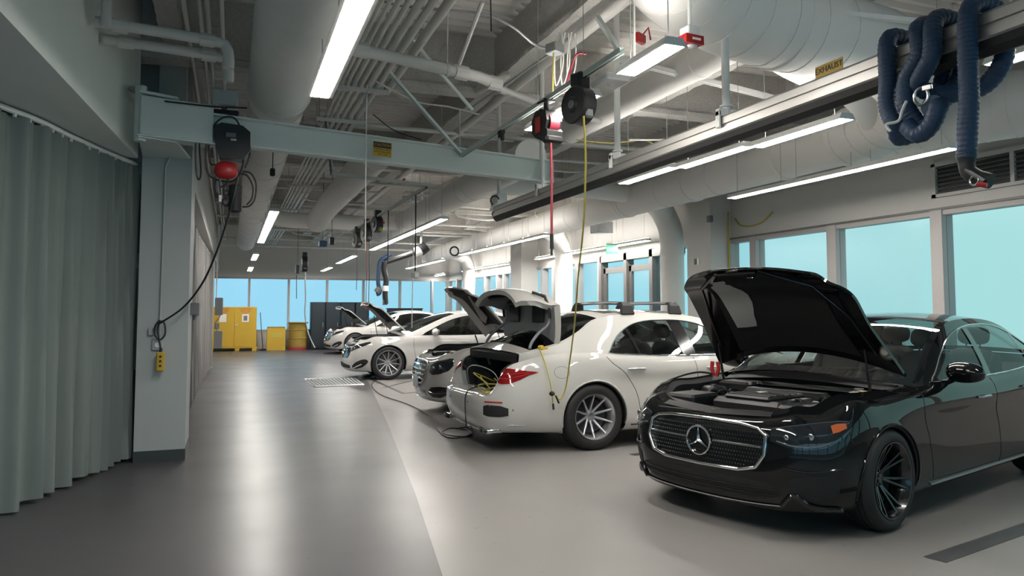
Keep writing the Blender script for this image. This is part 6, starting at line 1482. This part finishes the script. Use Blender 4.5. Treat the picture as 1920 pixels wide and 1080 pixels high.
for x, y, Y, lab in ((852, 471, 18, 'small coil of black hose hung at the near end of the middle row'), (928, 376, 9.9, 'curved black hook above the exhaust rail end')):
    c = at(x, y, Y=Y); R = .11 if Y == 18 else .065; b = MB(); n = 24 if Y == 18 else 16; b.tube([c + V(R * math.cos(a), 0, R * math.sin(a)) for a in [(.3 + 2 * PI * k / 24 * (1 if Y == 18 else 1)) for k in range(n)]], .022 if Y == 18 else .010, 8, closed=(Y == 18)); b.build('hose_coil' if Y == 18 else 'cable_hook', 'black', label=lab, cat='coil' if Y == 18 else 'hook')
p = V(3.45, 10.2, 2.95); b = MB(); b.box((3.70, 10.3, 3.12), (.16, .3, .18), ch=.01); b.tube([(3.45, 9.95, 2.93), (3.55, 10.1, 3.0), (3.66, 10.2, 3.08)], .02, 8); b.tube([(3.7, 10.3, 3.2), (3.7, 10.3, CEIL)], .03, 8); b.build('rail_motor', 'white', label='white motor box on a post at the far end of the exhaust rail', cat='motor')
for x, y, Z in ((754, 338, 4.4), (1132, 362, 4.2)):
    b = MB(); p = at(x, y, Z=Z); b.box(tuple(p), (.12, .12, .10), ch=.01); b.build('fire_alarm', 'red', label='tiny red fire device on the deck ' + ('past the jib beam' if x < 800 else 'behind the exhaust rail'), cat='fire alarm')
# exit sign above the glazed door
es = empty('exit_sign', (8.0, 14.75, 2.86), 0, 'green exit sign hanging in front of the glazed door head', 'exit sign')
b = MB(); b.box((0, 0, 0), (.30, .03, .20), ch=.006); b.build('sign_panel', 'green', es)
b = MB(); b.box((0, 0, .12), (.30, .06, .03), ch=.004); b.tube([(0, 0, .13), (0, 0, CEIL - 2.86)], .008, 6); b.build('mounting', 'white', es)
text_mesh('EXIT', .13, 'lettering', 'white', es, Matrix.Translation((0, -.018, 0)) @ Matrix.Rotation(PI / 2, 4, 'X'), .001)
# things on the white column
b = MB(); b.box((8.10, 11.22, 3.15), (.08, .10, .12), ch=.008); b.build('column_speaker', 'grey', label='small grey box high on the corner of the white column', cat='box')
sw = empty('wall_switch', (8.11, 11.66, 2.40), 0, 'small switch plate on the hall side of the white column', 'switch')
b = MB(); b.box((0, 0, 0), (.02, .14, .12), ch=.004); b.build('plate', 'white', sw); b = MB(); b.box((-.012, .025, 0), (.01, .07, .11)); b.build('switch_face', 'cab_dark', sw, smooth=0)
b = MB(); b.tube([(8.49, 11.20, 3.30), (8.49, 11.20, 2.4), (8.50, 11.20, 1.4), (8.50, 11.2, .2)], .016, 8); b.build('gas_pipe', 'ycable', label='thin yellow pipe running down beside the white column', cat='pipe')
cable([(8.556, 11.1, 3.16), (8.556, 10.95, 3.02), (8.556, 10.65, 2.98), (8.556, 10.35, 3.02), (8.556, 10.1, 3.16)], .014, 'yellow cord looped high on the wall beside the column', 'ycable', 'power_cord', 'cord')
# column side: electrical boxes over the yellow cabinet
for x, y, dz, dx, lab in ((-.36, 8.62, .13, .09, 'small grey box on the side of the jib column'),):
    b = MB(); b.box((x, y, 1.50), (dx, .16, dz), ch=.008); b.tube([(x, y, 1.44), (x, y, 1.38)], .02, 8); b.build('junction_box', 'grey', label=lab, cat='junction box')
eb = empty('disconnect_switch', (-.40, 21.2, 1.5), 0, 'grey electrical boxes joined by a cable on the far pier', 'electrical box')
for (c, d) in (((.10, 0, .10), (.20, .3, .46)), ((.06, 0, -.42), (.12, .2, .16)), ((.10, 0, -.78), (.20, .3, .46))):
    b = MB(); b.box(c, d, ch=.012); b.build('box', 'grey', eb)
b = MB(); b.tube(crom([(.14, -.1, -.12), (.10, -.12, -.22), (.03, -.12, -.32), (.05, -.1, -.45), (.08, -.1, -.58)], 5), .016, 8); b.build('flex_conduit', 'grey', eb)
b = MB(); b.tube([(.03, -.08, .33), (.03, -.08, 3.0)], .014, 8); b.build('riser_conduit', 'wall', eb)
# yellow double door cabinet on a pallet base
cb = empty('storage_cabinet', (.12, 29.35, 0), 0, 'yellow double-door flammable storage cabinet at the far end of the lane', 'cabinet')
b = MB(); b.box((0, .25, .88), (1.58, .50, 1.50), ch=.01); b.build('carcass', 'yellow', cb)
for sg in (-1, 1):
    b = MB(); b.box((sg * .392 + (.0), -.012, .88), (.775, .03, 1.46), ch=.008); d = b.build('door', 'yellow', cb)
    b = MB(); b.box((sg * .392, -.03, 1.22), (.24, .004, .30)); b.build('notice', 'paper', d, smooth=0)
    if sg > 0: b = MB(); b.box((sg * .392, -.033, 1.21), (.13, .004, .18)); b.build('notice_print', 'grey', d, smooth=0)
    for k, s_ in enumerate(('FLAMMABLE', 'KEEP FIRE', 'AWAY')): text_mesh(s_, .085, 'door_lettering', 'red', d, Matrix.Translation((sg * .392, -.031, 1.56 - .085 * k)) @ Matrix.Rotation(PI / 2, 4, 'X'), .002)
b = MB(); b.tube([(.06, -.05, .95), (.14, -.05, .95)], .018, 8); b.lathe([(.001, -.045), (.03, -.04), (.03, -.02)], axis='Y', n=12, c=(.06, 0, .95)); b.build('latch_handle', 'galv', cb)
pb = MB()
for x in (-.78, .12, .72): pb.box((x, .22, .06), (.16, .6, .12), ch=.006)
pb.box((0, .22, .125), (1.75, .62, .03)); pb.build('pallet_base', 'yellow', cb, smooth=30)
mp = empty('mop', (1.10, 29.5, 0), 0, 'thin black mop leaning beside the yellow cabinet', 'mop'); b = MB(); b.tube([(.05, 0, .05), (-.05, .45, 1.42)], .014, 6); b.build('handle', 'black', mp)
b = MB(); b.box((.06, -.02, .03), (.22, .12, .06), ch=.02); b.build('mop_head', 'black', mp)
bn = empty('waste_bin', (1.62, 29.3, 0), 0, 'small plain yellow steel bin between the cabinet and the drum', 'bin')
b = MB(); b.prism([(-.33, 0, 0), (.33, 0, 0), (.33, 0, .80), (.30, 0, .84), (-.30, 0, .84), (-.33, 0, .80)], (0, 0, 0), (0, .45, 0)); b.build('bin_body', 'yellow', bn, smooth=30)
b = MB(); b.box((0, -.006, .56), (.38, .01, .15), ch=.003); b.build('bin_label', 'ycable', bn); b = MB(); b.box((0, .22, .86), (.64, .46, .04), ch=.012); b.build('bin_lid', 'yellowdk', bn)
dr_ = empty('steel_drum', (2.42, 29.55, 0), 0, 'tall dull yellow drum on a red base left of the dark lockers', 'drum')
b = MB(); b.lathe([(.001, .10), (.33, .10), (.34, .13), (.335, .16), (.335, .42), (.35, .44), (.335, .46), (.335, .74), (.35, .76), (.335, .78), (.335, .98), (.345, 1.0), (.38, 1.02), (.38, 1.05), (.001, 1.06)], n=40); b.build('drum_shell', 'yellowdk', dr_, smooth=30)
b = MB(); b.lathe([(.001, 0), (.36, 0), (.36, .09), (.34, .10), (.001, .10)], n=32); b.build('drip_base', 'redhose', dr_, smooth=30)
lk = empty('locker_bank', (3.95, 29.2, 0), 0, 'bank of tall dark blue lockers standing against the far windows', 'locker')
for k in range(4):
    b = MB(); b.box((-.82 + .55 * k + (.03 if k > 1 else 0), .25, .92), (.53, .5, 1.80), ch=.01); q = b.build('locker_body', 'cab_dark', lk)
    b = MB(); b.box((-.82 + .55 * k + (.03 if k > 1 else 0), -.012, .92), (.49, .02, 1.72), ch=.006); q2 = b.build('door', 'cab_dark', lk); b = MB(); b.box((-.64 + .55 * k, -.03, .95), (.02, .02, .18), ch=.004); b.build('door_handle', 'steel', q2)
# tool cart tops seen over the far cars
for x, y, w_, lab in ((6.35, 28.4, 1.3, 'black cabinet top showing above the far car roofs'), (4.95, 28.5, .7, 'low dark tool chest between the far bonnets')):
    b = MB(); h_ = 1.56 if x > 6 else 1.05; r = empty('tool_chest', (x, y, 0), 0, lab, 'tool chest'); b.box((0, .2, h_ / 2), (w_, .5, h_ - .02), ch=.01); b.build('chest_body', 'matt', r)
    b = MB(); b.box((0, .2, h_ + .01), (w_ + .06, .56, .04), ch=.008); b.build('chest_top', 'black', r)
    for k in range(4): b = MB(); b.box((0, -.06, .2 + k * .22), (w_ - .08, .02, .19), ch=.004); b.build('drawer', 'grey', r)
# red jump clamp under the black bonnet, cords in the white boot, extension lead on the floor
def loc(c, x, y, z): return c.root.matrix_basis @ Vector((x, y, z)) if False else Matrix.Translation(c.root.location) @ Matrix.Rotation(c.root.rotation_euler.z, 4, 'Z') @ Vector((x, y, z))
p = loc(cE, .12, .60, .93); jc = empty('battery_clamp', tuple(p), .6, 'red battery clamp gripping under the black bonnet', 'clamp')
for sg in (-1, 1): b = MB(); b.tube([(0, sg * .012, 0), (0, sg * .03, .06), (.0, sg * .022, .12)], .017, 8); b.build('clamp_jaw', 'red', jc)
cable([loc(cE, .12, .60, .94), loc(cE, .0, .70, .96), loc(cE, -.22, .80, .90), loc(cE, -.38, .85, .80)], .009, 'black charging lead running over the far fender of the black car', 'cable', 'charging_lead', 'cable')
rnd = random.Random(5)
for k in range(5):
    z0 = .50 + .05 * k; pts = [loc(cS, 4.15 + rnd.uniform(-.15, .15), rnd.uniform(.0, .55), z0 + rnd.uniform(-.06, .14)) for _ in range(5)]
    cable(pts, .007, 'tangled yellow charging cord lying in the open boot', 'ycable', 'charging_lead', 'cord', group='yellow cords in the open boot')
cable([loc(cS, 4.1, .52, .62), loc(cS, 4.2, .50, .82), loc(cS, 4.3, .2, .88), loc(cS, 4.25, -.2, .80), loc(cS, 4.15, -.4, .6)], .007, 'grey lead arching out of the open boot', 'galv', 'charging_lead', 'cord')
tp = loc(cS, 4.44, .35, .62)
gl = [fq(856, 805), fq(880, 803), fq(885, 817), fq(850, 823), fq(828, 815), fq(845, 806), fq(878, 808), fq(882, 820), fq(846, 820), fq(822, 808), fq(818, 790), fq(795, 775), fq(760, 757), fq(715, 742), fq(697, 725), fq(705, 712)]
cable([loc(cS, 4.30, .30, .66), tp, loc(cS, 4.47, .35, .5), loc(cS, 4.47, .40, .25)] + [V(gl[1][0], gl[1][1], .01)] + [V(x, y, .008 + .006 * (i % 3)) for i, (x, y) in enumerate(gl)], .008, 'dark extension lead coiled on the floor behind the white car', 'cable', 'extension_lead', 'cord', 6)
